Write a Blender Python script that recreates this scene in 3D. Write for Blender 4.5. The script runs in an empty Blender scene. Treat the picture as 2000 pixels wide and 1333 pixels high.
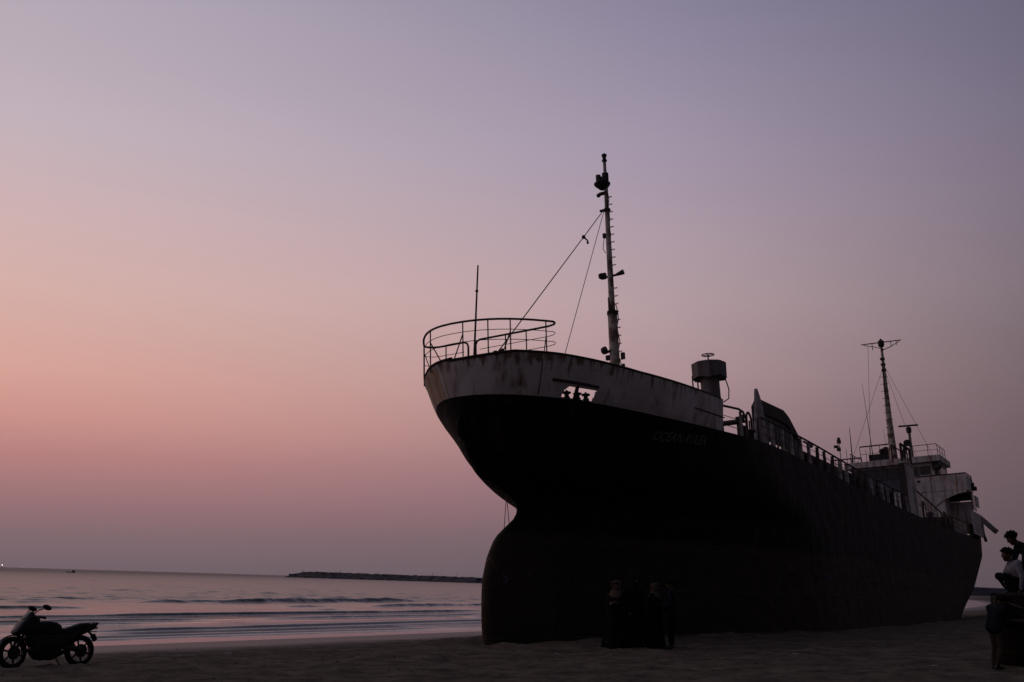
import bpy, bmesh, math, random
from mathutils import Vector, Matrix, noise
import numpy as np

random.seed(7)
rnd = random.Random(11)
S = bpy.context.scene
COL = S.collection
R = math.radians

def lin(r, g, b):
    f = lambda c: (c/255/12.92) if c/255 <= 0.04045 else ((c/255+0.055)/1.055)**2.4
    return (f(r), f(g), f(b), 1.0)

# ------------------------------------------------------------------ camera
cam_d = bpy.data.cameras.new('camera')
cam = bpy.data.objects.new('camera', cam_d)
COL.objects.link(cam)
cam_d.sensor_fit = 'HORIZONTAL'
cam_d.sensor_width = 36.0
cam_d.lens = 2059/2000*36
cam_d.clip_start = 0.1
cam_d.clip_end = 200000
PITCH, ROLL, EYE = R(12.81), R(1.57), 1.5
Fw = Vector((0, math.cos(PITCH), math.sin(PITCH)))
Rt0 = Vector((1, 0, 0)); Up0 = Rt0.cross(Fw)
Rt = Rt0*math.cos(ROLL) + Up0*math.sin(ROLL)
Up = Rt.cross(Fw)
m = Matrix((Rt, Up, -Fw)).transposed().to_4x4()
m.translation = Vector((0, 0, EYE))
cam.matrix_world = m
S.camera = cam

# ------------------------------------------------------------------ sky (dusk, sun already down to the left)
SUNSET_AZ = R(-50)
world = bpy.data.worlds.new('World')
S.world = world
world.use_nodes = True
nt = world.node_tree
nt.nodes.clear()
N = nt.nodes.new
L = nt.links.new
out = N('ShaderNodeOutputWorld'); bg = N('ShaderNodeBackground')
L(bg.outputs[0], out.inputs[0])
tc = N('ShaderNodeTexCoord')
nrm = N('ShaderNodeVectorMath'); nrm.operation = 'NORMALIZE'
L(tc.outputs['Generated'], nrm.inputs[0])
sep = N('ShaderNodeSeparateXYZ'); L(nrm.outputs[0], sep.inputs[0])
asn = N('ShaderNodeMath'); asn.operation = 'ARCSINE'; L(sep.outputs[2], asn.inputs[0])
el = N('ShaderNodeMath'); el.operation = 'MULTIPLY'; L(asn.outputs[0], el.inputs[0]); el.inputs[1].default_value = 2/math.pi
flat = N('ShaderNodeVectorMath'); flat.operation = 'MULTIPLY'; L(nrm.outputs[0], flat.inputs[0]); flat.inputs[1].default_value = (1, 1, 0)
fn = N('ShaderNodeVectorMath'); fn.operation = 'NORMALIZE'; L(flat.outputs[0], fn.inputs[0])
dt = N('ShaderNodeVectorMath'); dt.operation = 'DOT_PRODUCT'; L(fn.outputs[0], dt.inputs[0])
dt.inputs[1].default_value = (math.sin(SUNSET_AZ), math.cos(SUNSET_AZ), 0)
def ramp(stops):
    r = N('ShaderNodeValToRGB')
    r.color_ramp.interpolation = 'B_SPLINE' if False else 'EASE' if False else 'LINEAR'
    els = r.color_ramp.elements
    while len(els) > 1: els.remove(els[-1])
    els[0].position = 0; els[0].color = lin(*stops[0][1])
    for deg, c in stops[1:]:
        e = els.new(deg/90); e.color = lin(*c)
    L(el.outputs[0], r.inputs[0])
    return r
rampA = ramp([(0, (115, 99, 106)), (1.6, (130, 107, 112)), (3, (150, 113, 117)), (5.6, (184, 130, 128)), (7.5, (206, 149, 140)), (9.7, (215, 163, 152)),
              (12, (214, 171, 162)), (14, (214, 176, 170)), (18, (205, 178, 180)), (22, (193, 177, 186)), (29.5, (175, 165, 179)), (45, (138, 135, 152)), (90, (78, 80, 100))])
rampB = ramp([(0, (88, 76, 82)), (4, (98, 83, 89)), (8.4, (108, 91, 97)), (12, (116, 102, 108)), (15.2, (124, 110, 120)),
              (19, (123, 112, 126)), (23, (118, 110, 129)), (30, (105, 102, 123)), (45, (88, 88, 108)), (90, (78, 80, 100))])
rampM = ramp([(0, (103, 90, 97)), (2, (114, 96, 104)), (5, (137, 111, 119)), (8, (157, 129, 134)), (11, (174, 146, 150)), (15, (180, 157, 162)), (19, (173, 154, 166)), (23, (162, 149, 168)), (30, (140, 133, 156)), (45, (112, 111, 132)), (90, (78, 80, 100))])
rampC = ramp([(0, (46, 42, 47)), (6, (56, 51, 57)), (14, (68, 62, 70)), (25, (68, 65, 77)), (45, (70, 70, 87)), (90, (78, 80, 100))])
def rangemap(a, b):
    mr = N('ShaderNodeMapRange'); mr.interpolation_type = 'LINEAR'; mr.clamp = True
    mr.inputs['From Min'].default_value = a; mr.inputs['From Max'].default_value = b
    L(dt.outputs['Value'], mr.inputs['Value']); return mr
def mixc(f, a, b):
    mx = N('ShaderNodeMix'); mx.data_type = 'RGBA'
    L(f, mx.inputs[0]); L(a, mx.inputs[6]); L(b, mx.inputs[7]); return mx.outputs[2]
mMA = rangemap(0.53, 0.92)
mBM = rangemap(0.20, 0.53)
mCB = rangemap(-0.75, 0.20)
c1 = mixc(mCB.outputs[0], rampC.outputs[0], rampB.outputs[0])
c15 = mixc(mBM.outputs[0], c1, rampM.outputs[0])
c2 = mixc(mMA.outputs[0], c15, rampA.outputs[0])
# very faint streaks of dusk haze in the air
nz = N('ShaderNodeTexNoise'); nz.inputs['Scale'].default_value = 1.6; nz.inputs['Detail'].default_value = 3
mp = N('ShaderNodeVectorMath'); mp.operation = 'MULTIPLY'; mp.inputs[1].default_value = (1, 1, 7)
L(nrm.outputs[0], mp.inputs[0]); L(mp.outputs[0], nz.inputs['Vector'])
mr = N('ShaderNodeMapRange'); mr.inputs['To Min'].default_value = 0.965; mr.inputs['To Max'].default_value = 1.035
L(nz.outputs[0], mr.inputs['Value'])
sc = N('ShaderNodeVectorMath'); sc.operation = 'SCALE'; L(c2, sc.inputs[0]); L(mr.outputs[0], sc.inputs['Scale'])
L(sc.outputs[0], bg.inputs[0])
bg.inputs[1].default_value = 1.0

sun_d = bpy.data.lights.new('sun', 'SUN'); sun_d.energy = 0.02; sun_d.angle = R(10); sun_d.color = (1, .62, .5)
sun = bpy.data.objects.new('sun', sun_d); COL.objects.link(sun)
sdir = Vector((math.sin(SUNSET_AZ)*math.cos(R(2)), math.cos(SUNSET_AZ)*math.cos(R(2)), math.sin(R(2))))
sun.rotation_euler = sdir.to_track_quat('Z', 'Y').to_euler()
S.view_settings.view_transform = 'Standard'
S.view_settings.look = 'None'
S.view_settings.gamma = 1
S.view_settings.exposure = 0
S.view_settings.use_curve_mapping = False

# ------------------------------------------------------------------ materials
def material(name, color, rough=0.7, color2=None, scale=4, detail=6, bump=0.0, bump_scale=30, stretch=(1, 1, 1), metal=0.0, contrast=(0.35, 0.65), spec=0.5):
    mt = bpy.data.materials.new(name); mt.use_nodes = True
    t = mt.node_tree; b = t.nodes['Principled BSDF']
    b.inputs['Roughness'].default_value = rough
    b.inputs['Metallic'].default_value = metal
    b.inputs['Specular IOR Level'].default_value = spec
    co = t.nodes.new('ShaderNodeTexCoord')
    vm = t.nodes.new('ShaderNodeVectorMath'); vm.operation = 'MULTIPLY'; vm.inputs[1].default_value = stretch
    t.links.new(co.outputs['Object'], vm.inputs[0])
    if color2 is None: color2 = tuple(c*0.7 for c in color)
    n = t.nodes.new('ShaderNodeTexNoise'); n.inputs['Scale'].default_value = scale; n.inputs['Detail'].default_value = detail
    t.links.new(vm.outputs[0], n.inputs['Vector'])
    m1 = t.nodes.new('ShaderNodeMapRange'); m1.inputs['From Min'].default_value = contrast[0]; m1.inputs['From Max'].default_value = contrast[1]
    t.links.new(n.outputs[0], m1.inputs['Value'])
    mx = t.nodes.new('ShaderNodeMix'); mx.data_type = 'RGBA'
    mx.inputs[6].default_value = (*color, 1); mx.inputs[7].default_value = (*color2, 1)
    t.links.new(m1.outputs[0], mx.inputs[0]); t.links.new(mx.outputs[2], b.inputs['Base Color'])
    if bump:
        n2 = t.nodes.new('ShaderNodeTexNoise'); n2.inputs['Scale'].default_value = bump_scale; n2.inputs['Detail'].default_value = 5
        t.links.new(co.outputs['Object'], n2.inputs['Vector'])
        bp = t.nodes.new('ShaderNodeBump'); bp.inputs['Strength'].default_value = bump; bp.inputs['Distance'].default_value = 0.02
        t.links.new(n2.outputs[0], bp.inputs['Height']); t.links.new(bp.outputs[0], b.inputs['Normal'])
    return mt

def hull_material():
    mt = bpy.data.materials.new('hull_paint'); mt.use_nodes = True
    t = mt.node_tree; b = t.nodes['Principled BSDF']; n = t.nodes.new; l = t.links.new
    b.inputs['Roughness'].default_value = 0.7; b.inputs['Specular IOR Level'].default_value = 0.12
    co = n('ShaderNodeTexCoord'); sp = n('ShaderNodeSeparateXYZ'); l(co.outputs['Object'], sp.inputs[0])
    w = n('ShaderNodeTexNoise'); w.inputs['Scale'].default_value = 0.9; w.inputs['Detail'].default_value = 6; l(co.outputs['Object'], w.inputs['Vector'])
    ad = n('ShaderNodeMath'); ad.operation = 'MULTIPLY_ADD'; l(w.outputs[0], ad.inputs[0]); ad.inputs[1].default_value = 0.5; l(sp.outputs[2], ad.inputs[2])
    band = n('ShaderNodeMapRange'); band.inputs['From Min'].default_value = 3.35; band.inputs['From Max'].default_value = 3.6; l(ad.outputs[0], band.inputs['Value'])
    mx = n('ShaderNodeMix'); mx.data_type = 'RGBA'; mx.inputs[6].default_value = (.042, .031, .020, 1); mx.inputs[7].default_value = (.0125, .0122, .0118, 1)
    l(band.outputs[0], mx.inputs[0])
    # rust weeping down the plates
    vm = n('ShaderNodeVectorMath'); vm.operation = 'MULTIPLY'; vm.inputs[1].default_value = (2.2, 2.2, .22); l(co.outputs['Object'], vm.inputs[0])
    r = n('ShaderNodeTexNoise'); r.inputs['Scale'].default_value = 1.0; r.inputs['Detail'].default_value = 8; r.inputs['Roughness'].default_value = .65; l(vm.outputs[0], r.inputs['Vector'])
    rm = n('ShaderNodeMapRange'); rm.inputs['From Min'].default_value = .52; rm.inputs['From Max'].default_value = .66; rm.inputs['To Max'].default_value = .85; l(r.outputs[0], rm.inputs['Value'])
    m2 = n('ShaderNodeMix'); m2.data_type = 'RGBA'; m2.inputs[7].default_value = (.050, .030, .016, 1); l(rm.outputs[0], m2.inputs[0]); l(mx.outputs[2], m2.inputs[6])
    # salt / chalk scuffs
    s = n('ShaderNodeTexNoise'); s.inputs['Scale'].default_value = 3.5; s.inputs['Detail'].default_value = 9; l(co.outputs['Object'], s.inputs['Vector'])
    sm = n('ShaderNodeMapRange'); sm.inputs['From Min'].default_value = .64; sm.inputs['From Max'].default_value = .78; sm.inputs['To Max'].default_value = .5; l(s.outputs[0], sm.inputs['Value'])
    m3 = n('ShaderNodeMix'); m3.data_type = 'RGBA'; m3.inputs[7].default_value = (.035, .034, .032, 1); l(sm.outputs[0], m3.inputs[0]); l(m2.outputs[2], m3.inputs[6])
    l(m3.outputs[2], b.inputs['Base Color'])
    # plate panting and weld lines
    wv = n('ShaderNodeTexNoise'); wv.inputs['Scale'].default_value = 1.1; l(co.outputs['Object'], wv.inputs['Vector'])
    cb = n('ShaderNodeCombineXYZ'); l(sp.outputs[0], cb.inputs[0]); l(sp.outputs[2], cb.inputs[1])
    br = n('ShaderNodeTexBrick'); br.inputs['Scale'].default_value = 1; br.inputs['Brick Width'].default_value = 5.2; br.inputs['Row Height'].default_value = 1.45; br.inputs['Mortar Size'].default_value = .03; br.inputs['Mortar Smooth'].default_value = .6
    br.inputs['Color1'].default_value = (.55, .55, .55, 1); br.inputs['Color2'].default_value = (.8, .8, .8, 1); br.inputs['Mortar'].default_value = (1.6, 1.5, 1.4, 1)
    l(cb.outputs[0], br.inputs['Vector'])
    mm_ = n('ShaderNodeMix'); mm_.data_type = 'RGBA'; mm_.blend_type = 'MULTIPLY'; mm_.inputs[0].default_value = .75; l(m3.outputs[2], mm_.inputs[6]); l(br.outputs[0], mm_.inputs[7]); l(mm_.outputs[2], b.inputs['Base Color'])
    hh = n('ShaderNodeMath'); hh.operation = 'MULTIPLY_ADD'; l(br.outputs['Fac'], hh.inputs[0]); hh.inputs[1].default_value = .35; l(wv.outputs[0], hh.inputs[2])
    dn = n('ShaderNodeTexNoise'); dn.inputs['Scale'].default_value = 3.2; dn.inputs['Detail'].default_value = 6; l(co.outputs['Object'], dn.inputs['Vector'])
    h2 = n('ShaderNodeMath'); h2.operation = 'MULTIPLY_ADD'; l(dn.outputs[0], h2.inputs[0]); h2.inputs[1].default_value = .35; l(hh.outputs[0], h2.inputs[2])
    bp = n('ShaderNodeBump'); bp.inputs['Strength'].default_value = .9; bp.inputs['Distance'].default_value = .12; l(h2.outputs[0], bp.inputs['Height']); l(bp.outputs[0], b.inputs['Normal'])
    return mt

def white_material(name, base, rust, lo=.5, hi=.72, dirt=.6, lip=None):
    mt = bpy.data.materials.new(name); mt.use_nodes = True
    t = mt.node_tree; b = t.nodes['Principled BSDF']; n = t.nodes.new; l = t.links.new
    b.inputs['Roughness'].default_value = 0.6; b.inputs['Specular IOR Level'].default_value = 0.3
    co = n('ShaderNodeTexCoord')
    a = n('ShaderNodeTexNoise'); a.inputs['Scale'].default_value = 1.4; a.inputs['Detail'].default_value = 7; l(co.outputs['Object'], a.inputs['Vector'])
    mx = n('ShaderNodeMix'); mx.data_type = 'RGBA'; mx.inputs[6].default_value = (*base, 1); mx.inputs[7].default_value = (*[c*dirt for c in base], 1)
    am = n('ShaderNodeMapRange'); am.inputs['From Min'].default_value = .35; am.inputs['From Max'].default_value = .7; l(a.outputs[0], am.inputs['Value']); l(am.outputs[0], mx.inputs[0])
    vm = n('ShaderNodeVectorMath'); vm.operation = 'MULTIPLY'; vm.inputs[1].default_value = (3.0, 3.0, .35); l(co.outputs['Object'], vm.inputs[0])
    r = n('ShaderNodeTexNoise'); r.inputs['Scale'].default_value = 1.0; r.inputs['Detail'].default_value = 9; r.inputs['Roughness'].default_value = .6; l(vm.outputs[0], r.inputs['Vector'])
    rm = n('ShaderNodeMapRange'); rm.inputs['From Min'].default_value = lo; rm.inputs['From Max'].default_value = hi; l(r.outputs[0], rm.inputs['Value'])
    m2 = n('ShaderNodeMix'); m2.data_type = 'RGBA'; m2.inputs[7].default_value = (*rust, 1); l(rm.outputs[0], m2.inputs[0]); l(mx.outputs[2], m2.inputs[6])
    if lip:      # rust weeping down from the top edge
        sp = n('ShaderNodeSeparateXYZ'); l(co.outputs['Object'], sp.inputs[0])
        v3 = n('ShaderNodeVectorMath'); v3.operation = 'MULTIPLY'; v3.inputs[1].default_value = (5.5, 5.5, .15); l(co.outputs['Object'], v3.inputs[0])
        q = n('ShaderNodeTexNoise'); q.inputs['Scale'].default_value = 1; q.inputs['Detail'].default_value = 4; l(v3.outputs[0], q.inputs['Vector'])
        zr = n('ShaderNodeMapRange'); zr.inputs['From Min'].default_value = lip-.75; zr.inputs['From Max'].default_value = lip; zr.inputs['To Min'].default_value = -.22; zr.inputs['To Max'].default_value = .10; l(sp.outputs[2], zr.inputs['Value'])
        ad = n('ShaderNodeMath'); ad.operation = 'ADD'; l(q.outputs[0], ad.inputs[0]); l(zr.outputs[0], ad.inputs[1])
        qm = n('ShaderNodeMapRange'); qm.inputs['From Min'].default_value = .5; qm.inputs['From Max'].default_value = .64; qm.inputs['To Max'].default_value = .85; l(ad.outputs[0], qm.inputs['Value'])
        m4 = n('ShaderNodeMix'); m4.data_type = 'RGBA'; m4.inputs[7].default_value = (.13, .06, .032, 1); l(qm.outputs[0], m4.inputs[0]); l(m2.outputs[2], m4.inputs[6]); m2 = m4
    l(m2.outputs[2], b.inputs['Base Color'])
    wv = n('ShaderNodeTexNoise'); wv.inputs['Scale'].default_value = 1.6; l(co.outputs['Object'], wv.inputs['Vector'])
    bp = n('ShaderNodeBump'); bp.inputs['Strength'].default_value = .4; bp.inputs['Distance'].default_value = .04; l(wv.outputs[0], bp.inputs['Height']); l(bp.outputs[0], b.inputs['Normal'])
    return mt

def sand_material():
    mt = bpy.data.materials.new('beach_sand'); mt.use_nodes = True
    t = mt.node_tree; b = t.nodes['Principled BSDF']; n = t.nodes.new; l = t.links.new
    g = n('ShaderNodeNewGeometry'); sp = n('ShaderNodeVectorMath'); sp.operation = 'DOT_PRODUCT'; sp.inputs[1].default_value = (-.818, .575, 0)
    l(g.outputs['Position'], sp.inputs[0])
    at = n('ShaderNodeAttribute'); at.attribute_name = 'wet'
    nz = n('ShaderNodeTexNoise'); nz.inputs['Scale'].default_value = .35; nz.inputs['Detail'].default_value = 5; l(g.outputs['Position'], nz.inputs['Vector'])
    ma = n('ShaderNodeMath'); ma.operation = 'MULTIPLY_ADD'; l(nz.outputs[0], ma.inputs[0]); ma.inputs[1].default_value = 1.6; l(at.outputs['Fac'], ma.inputs[2])
    wet = n('ShaderNodeMapRange'); wet.inputs['From Min'].default_value = -4.6; wet.inputs['From Max'].default_value = -1.2; wet.interpolation_type = 'SMOOTHSTEP'; l(ma.outputs[0], wet.inputs['Value'])
    n1 = n('ShaderNodeTexNoise'); n1.inputs['Scale'].default_value = 1.3; n1.inputs['Detail'].default_value = 9; n1.inputs['Roughness'].default_value = .65; l(g.outputs['Position'], n1.inputs['Vector'])
    n1m = n('ShaderNodeMapRange'); n1m.inputs['From Min'].default_value = .3; n1m.inputs['From Max'].default_value = .7; l(n1.outputs[0], n1m.inputs['Value'])
    mx = n('ShaderNodeMix'); mx.data_type = 'RGBA'; mx.inputs[6].default_value = (.036, .029, .021, 1); mx.inputs[7].default_value = (.165, .135, .098, 1); l(n1m.outputs[0], mx.inputs[0])
    m2 = n('ShaderNodeMix'); m2.data_type = 'RGBA'; m2.inputs[7].default_value = (.05, .042, .036, 1); l(wet.outputs[0], m2.inputs[0]); l(mx.outputs[2], m2.inputs[6])
    l(m2.outputs[2], b.inputs['Base Color'])
    ro = n('ShaderNodeMapRange'); ro.inputs['To Min'].default_value = .95; ro.inputs['To Max'].default_value = .5; l(wet.outputs[0], ro.inputs['Value']); l(ro.outputs[0], b.inputs['Roughness'])
    so = n('ShaderNodeMapRange'); so.inputs['To Min'].default_value = .1; so.inputs['To Max'].default_value = .27; l(wet.outputs[0], so.inputs['Value']); l(so.outputs[0], b.inputs['Specular IOR Level'])
    n3 = n('ShaderNodeTexNoise'); n3.inputs['Scale'].default_value = 9; n3.inputs['Detail'].default_value = 8; n3.inputs['Roughness'].default_value = .7; l(g.outputs['Position'], n3.inputs['Vector'])
    bs = n('ShaderNodeMapRange'); bs.inputs['To Min'].default_value = .9; bs.inputs['To Max'].default_value = .08; l(wet.outputs[0], bs.inputs['Value'])
    bp = n('ShaderNodeBump'); bp.inputs['Distance'].default_value = .06; l(bs.outputs[0], bp.inputs['Strength']); l(n3.outputs[0], bp.inputs['Height']); l(bp.outputs[0], b.inputs['Normal'])
    return mt

def sea_material():
    mt = bpy.data.materials.new('sea_water'); mt.use_nodes = True
    t = mt.node_tree; b = t.nodes['Principled BSDF']; n = t.nodes.new; l = t.links.new
    b.inputs['Base Color'].default_value = (.012, .016, .022, 1); b.inputs['IOR'].default_value = 1.333
    b.inputs['Roughness'].default_value = .12
    g = n('ShaderNodeNewGeometry')
    def nodenoise(scale, det, st):
        v = n('ShaderNodeMapping'); v.inputs['Rotation'].default_value = (0, 0, -R(54.9)); v.inputs['Scale'].default_value = st
        l(g.outputs['Position'], v.inputs['Vector'])
        z = n('ShaderNodeTexNoise'); z.inputs['Scale'].default_value = scale; z.inputs['Detail'].default_value = det; l(v.outputs[0], z.inputs['Vector']); return z
    a = nodenoise(.9, 4, (.45, 1.0, 1)); c = nodenoise(.16, 3, (.35, 1, 1))
    h = n('ShaderNodeMath'); h.operation = 'MULTIPLY_ADD'; l(c.outputs[0], h.inputs[0]); h.inputs[1].default_value = 3.0; l(a.outputs[0], h.inputs[2])
    at = n('ShaderNodeAttribute'); at.attribute_name = 'calm'
    rr = n('ShaderNodeMapRange'); rr.inputs['From Min'].default_value = -1; rr.inputs['To Min'].default_value = .50; rr.inputs['To Max'].default_value = .05; l(at.outputs['Fac'], rr.inputs['Value']); l(rr.outputs[0], b.inputs['Roughness'])
    bs = n('ShaderNodeMapRange'); bs.inputs['To Min'].default_value = .9; bs.inputs['To Max'].default_value = .05; l(at.outputs['Fac'], bs.inputs['Value'])
    bp = n('ShaderNodeBump'); bp.inputs['Distance'].default_value = .16; l(bs.outputs[0], bp.inputs['Strength']); l(h.outputs[0], bp.inputs['Height']); l(bp.outputs[0], b.inputs['Normal'])
    return mt

M = {}
M['hull'] = hull_material()
M['white'] = white_material('bulwark_white_paint', (.60, .56, .53), (.17, .09, .05), .53, .74, .70, 8.1)
M['house'] = white_material('house_white_paint', (.58, .55, .52), (.20, .075, .04), .50, .68)
M['stem'] = white_material('stem_rusty_paint', (.50, .38, .26), (.20, .10, .05), .45, .75)
M['vent'] = white_material('ventilator_grey_paint', (.15, .145, .14), (.09, .055, .035), .5, .72)
M['rail'] = material('rail_dark_steel', (.028, .022, .022), .7, (.06, .035, .025), 5)
M['railpale'] = material('rail_pale_paint', (.34, .32, .31), .6, (.13, .09, .07), 3)
M['mast'] = material('mast_pale_paint', (.48, .43, .36), .6, (.13, .075, .045), 2.5, contrast=(.42, .6))
M['rust'] = material('rusted_steel', (.05, .028, .018), .85, (.025, .016, .012), 6, bump=.4)
M['dark'] = material('dark_steel', (.018, .017, .018), .7, (.035, .024, .02), 6)
M['deck'] = material('deck_paint', (.05, .035, .03), .8, (.03, .022, .018), 2)
M['glass'] = material('dark_window_glass', (.012, .016, .02), .08, (.016, .02, .024), 2)
M['blue'] = material('wheelhouse_dark_blue', (.07, .07, .10), .6, (.04, .04, .06), 1.5)  # dark blue of the wheelhouse front panel and most of its window frames
M['letter'] = material('faded_letter_paint', (.13, .122, .115), .75, (.07, .065, .06), 3, contrast=(.5, .8))
M['graffiti'] = material('faded_purple_paint', (.065, .05, .085), .8, (.02, .018, .02), 6, contrast=(.45, .65))
M['rope'] = material('old_rope', (.10, .08, .06), .9, (.06, .05, .04), 30)
M['sand'] = sand_material()
M['sea'] = sea_material()
M['rock'] = material('breakwater_rock', (.055, .055, .068), .9, (.025, .025, .03), .5)
M['lamp_glass'] = material('lamp_glass', (.35, .36, .36), .2, (.2, .2, .2), 4)

# ------------------------------------------------------------------ mesh helpers
class MB:
    def __init__(s): s.v = []; s.f = []
    def add(s, vs, fs):
        o = len(s.v); s.v += [tuple(v) for v in vs]; s.f += [tuple(i+o for i in f) for f in fs]; return s
    def box(s, c, d, rot=None):
        c = Vector(c); h = Vector(d)/2
        pts = [Vector((sx*h.x, sy*h.y, sz*h.z)) for sx in (-1, 1) for sy in (-1, 1) for sz in (-1, 1)]
        if rot is not None: pts = [rot @ p for p in pts]
        return s.add([c+p for p in pts], [(0, 1, 3, 2), (4, 6, 7, 5), (0, 4, 5, 1), (2, 3, 7, 6), (0, 2, 6, 4), (1, 5, 7, 3)])
    def tube(s, pts, r, n=8, closed=False, flat=1.0):
        pts = [Vector(p) for p in pts]; k = len(pts)
        rr = r if isinstance(r, (list, tuple)) else [r]*k
        prev = None; rings = []
        for i, p in enumerate(pts):
            if closed: d = pts[(i+1) % k]-pts[i-1]
            else: d = pts[min(i+1, k-1)]-pts[max(i-1, 0)]
            d.normalize()
            if prev is None:
                a = Vector((0, 0, 1)) if abs(d.z) < .9 else Vector((1, 0, 0))
                u = d.cross(a).normalized()
            else:
                u = (prev - d*prev.dot(d)).normalized()
            w = d.cross(u); prev = u
            rings.append([p + (u*math.cos(2*math.pi*j/n) + w*math.sin(2*math.pi*j/n)*flat)*rr[i] for j in range(n)])
        vs = [v for g in rings for v in g]; fs = []
        for i in range(k if closed else k-1):
            a = i*n; b_ = ((i+1) % k)*n
            for j in range(n): fs.append((a+j, a+(j+1) % n, b_+(j+1) % n, b_+j))
        if not closed:
            fs.append(tuple(range(n-1, -1, -1))); fs.append(tuple((k-1)*n+j for j in range(n)))
        return s.add(vs, fs)
    def cone(s, a, b, ra, rb, n=14): return s.tube([a, b], [ra, rb], n)
    def lathe(s, prof, c=(0, 0, 0), n=20, rot=None):
        c = Vector(c); vs = []; fs = []
        for r, z in prof:
            for j in range(n):
                p = Vector((r*math.cos(2*math.pi*j/n), r*math.sin(2*math.pi*j/n), z))
                if rot is not None: p = rot @ p
                vs.append(c+p)
        for i in range(len(prof)-1):
            for j in range(n): fs.append((i*n+j, i*n+(j+1) % n, (i+1)*n+(j+1) % n, (i+1)*n+j))
        fs.append(tuple(range(n-1, -1, -1))); fs.append(tuple((len(prof)-1)*n+j for j in range(n)))
        return s.add(vs, fs)
    def ball(s, c, r, n=12, m=8, sc=(1, 1, 1), rot=None):
        c = Vector(c); prof = [(math.sin(math.pi*i/m), -math.cos(math.pi*i/m)) for i in range(1, m)]
        vs = []; fs = []
        def tr(p):
            p = Vector((p[0]*sc[0], p[1]*sc[1], p[2]*sc[2]))*r
            if rot is not None: p = rot @ p
            return c+p
        for q, z in prof:
            for j in range(n): vs.append(tr((q*math.cos(2*math.pi*j/n), q*math.sin(2*math.pi*j/n), z)))
        for i in range(len(prof)-1):
            for j in range(n): fs.append((i*n+j, i*n+(j+1) % n, (i+1)*n+(j+1) % n, (i+1)*n+j))
        vs.append(tr((0, 0, -1))); vs.append(tr((0, 0, 1))); k = len(prof)*n
        for j in range(n):
            fs.append((k, (j+1) % n, j)); fs.append((k+1, (len(prof)-1)*n+j, (len(prof)-1)*n+(j+1) % n))
        return s.add(vs, fs)
    def capsule(s, a, b, ra, rb, n=12, m=4, flat=1.0, fdir=None):
        a = Vector(a); b = Vector(b); d = (b-a)
        ln = d.length
        if ln < 1e-5: return s.ball(a, ra, n)
        d /= ln
        up = Vector(fdir) if fdir else (Vector((0, 0, 1)) if abs(d.z) < .9 else Vector((1, 0, 0)))
        u = d.cross(up).normalized(); w = d.cross(u)
        prof = [(ra*math.cos(t), -ra*math.sin(t)) for t in [math.pi/2*(1-i/m)*.98 for i in range(m)]]
        prof += [(ra, 0), (rb, ln)] + [(rb*math.cos(t), ln+rb*math.sin(t)) for t in [math.pi/2*(i/m)*.98 for i in range(1, m+1)]]
        vs = []; fs = []
        for q, z in prof:
            for j in range(n):
                th = 2*math.pi*j/n
                vs.append(a + d*z + u*(q*math.cos(th)) + w*(q*math.sin(th)*flat))
        k = len(prof)
        for i in range(k-1):
            for j in range(n): fs.append((i*n+j, i*n+(j+1) % n, (i+1)*n+(j+1) % n, (i+1)*n+j))
        fs.append(tuple(range(n-1, -1, -1))); fs.append(tuple((k-1)*n+j for j in range(n)))
        return s.add(vs, fs)
    def prism(s, poly, off):
        # poly: list of 3-D points (planar), off: extrusion vector
        k = len(poly); off = Vector(off); p = [Vector(q) for q in poly]
        return s.add(p+[q+off for q in p], [tuple(range(k))[::-1], tuple(range(k, 2*k))] + [(i, (i+1) % k, (i+1) % k+k, i+k) for i in range(k)])
    def mesh(s, name):
        me = bpy.data.meshes.new(name); me.from_pydata(s.v, [], s.f); me.update()
        bm = bmesh.new(); bm.from_mesh(me); bmesh.ops.recalc_face_normals(bm, faces=bm.faces); bm.to_mesh(me); bm.free()
        return me
    def build(s, name, mat, parent=None, smooth=False, bevel=0):
        me = s.mesh(name)
        if mat is not None: me.materials.append(mat)
        return link(name, me, parent, smooth, bevel)

def link(name, me, parent=None, smooth=False, bevel=0):
    o = bpy.data.objects.new(name, me); COL.objects.link(o)
    if parent is not None: o.parent = parent
    if smooth:
        me.polygons.foreach_set('use_smooth', [True]*len(me.polygons))
        try: me.set_sharp_from_angle(angle=R(40))
        except Exception: pass
    if bevel:
        bv = o.modifiers.new('edge', 'BEVEL'); bv.width = bevel; bv.segments = 2; bv.limit_method = 'ANGLE'
    return o
def empty(name, loc=(0, 0, 0), rot=(0, 0, 0)):
    o = bpy.data.objects.new(name, None); COL.objects.link(o); o.location = loc; o.rotation_euler = rot; o.empty_display_size = .2
    return o
def tag(o, label=None, cat=None, group=None, kind=None):
    if label: o['label'] = label
    if cat: o['category'] = cat
    if group: o['group'] = group
    if kind: o['kind'] = kind
    return o
def lerp_table(tab, x):
    if x <= tab[0][0]: return tab[0][1]
    for (a, fa), (b, fb) in zip(tab, tab[1:]):
        if x <= b: return fa + (fb-fa)*(x-a)/(b-a)
    return tab[-1][1]
def fbm(x, y, z=0.0, o=4):
    return noise.fractal(Vector((x, y, z)), 1.0, 2.0, o, noise_basis='PERLIN_ORIGINAL')

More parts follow.
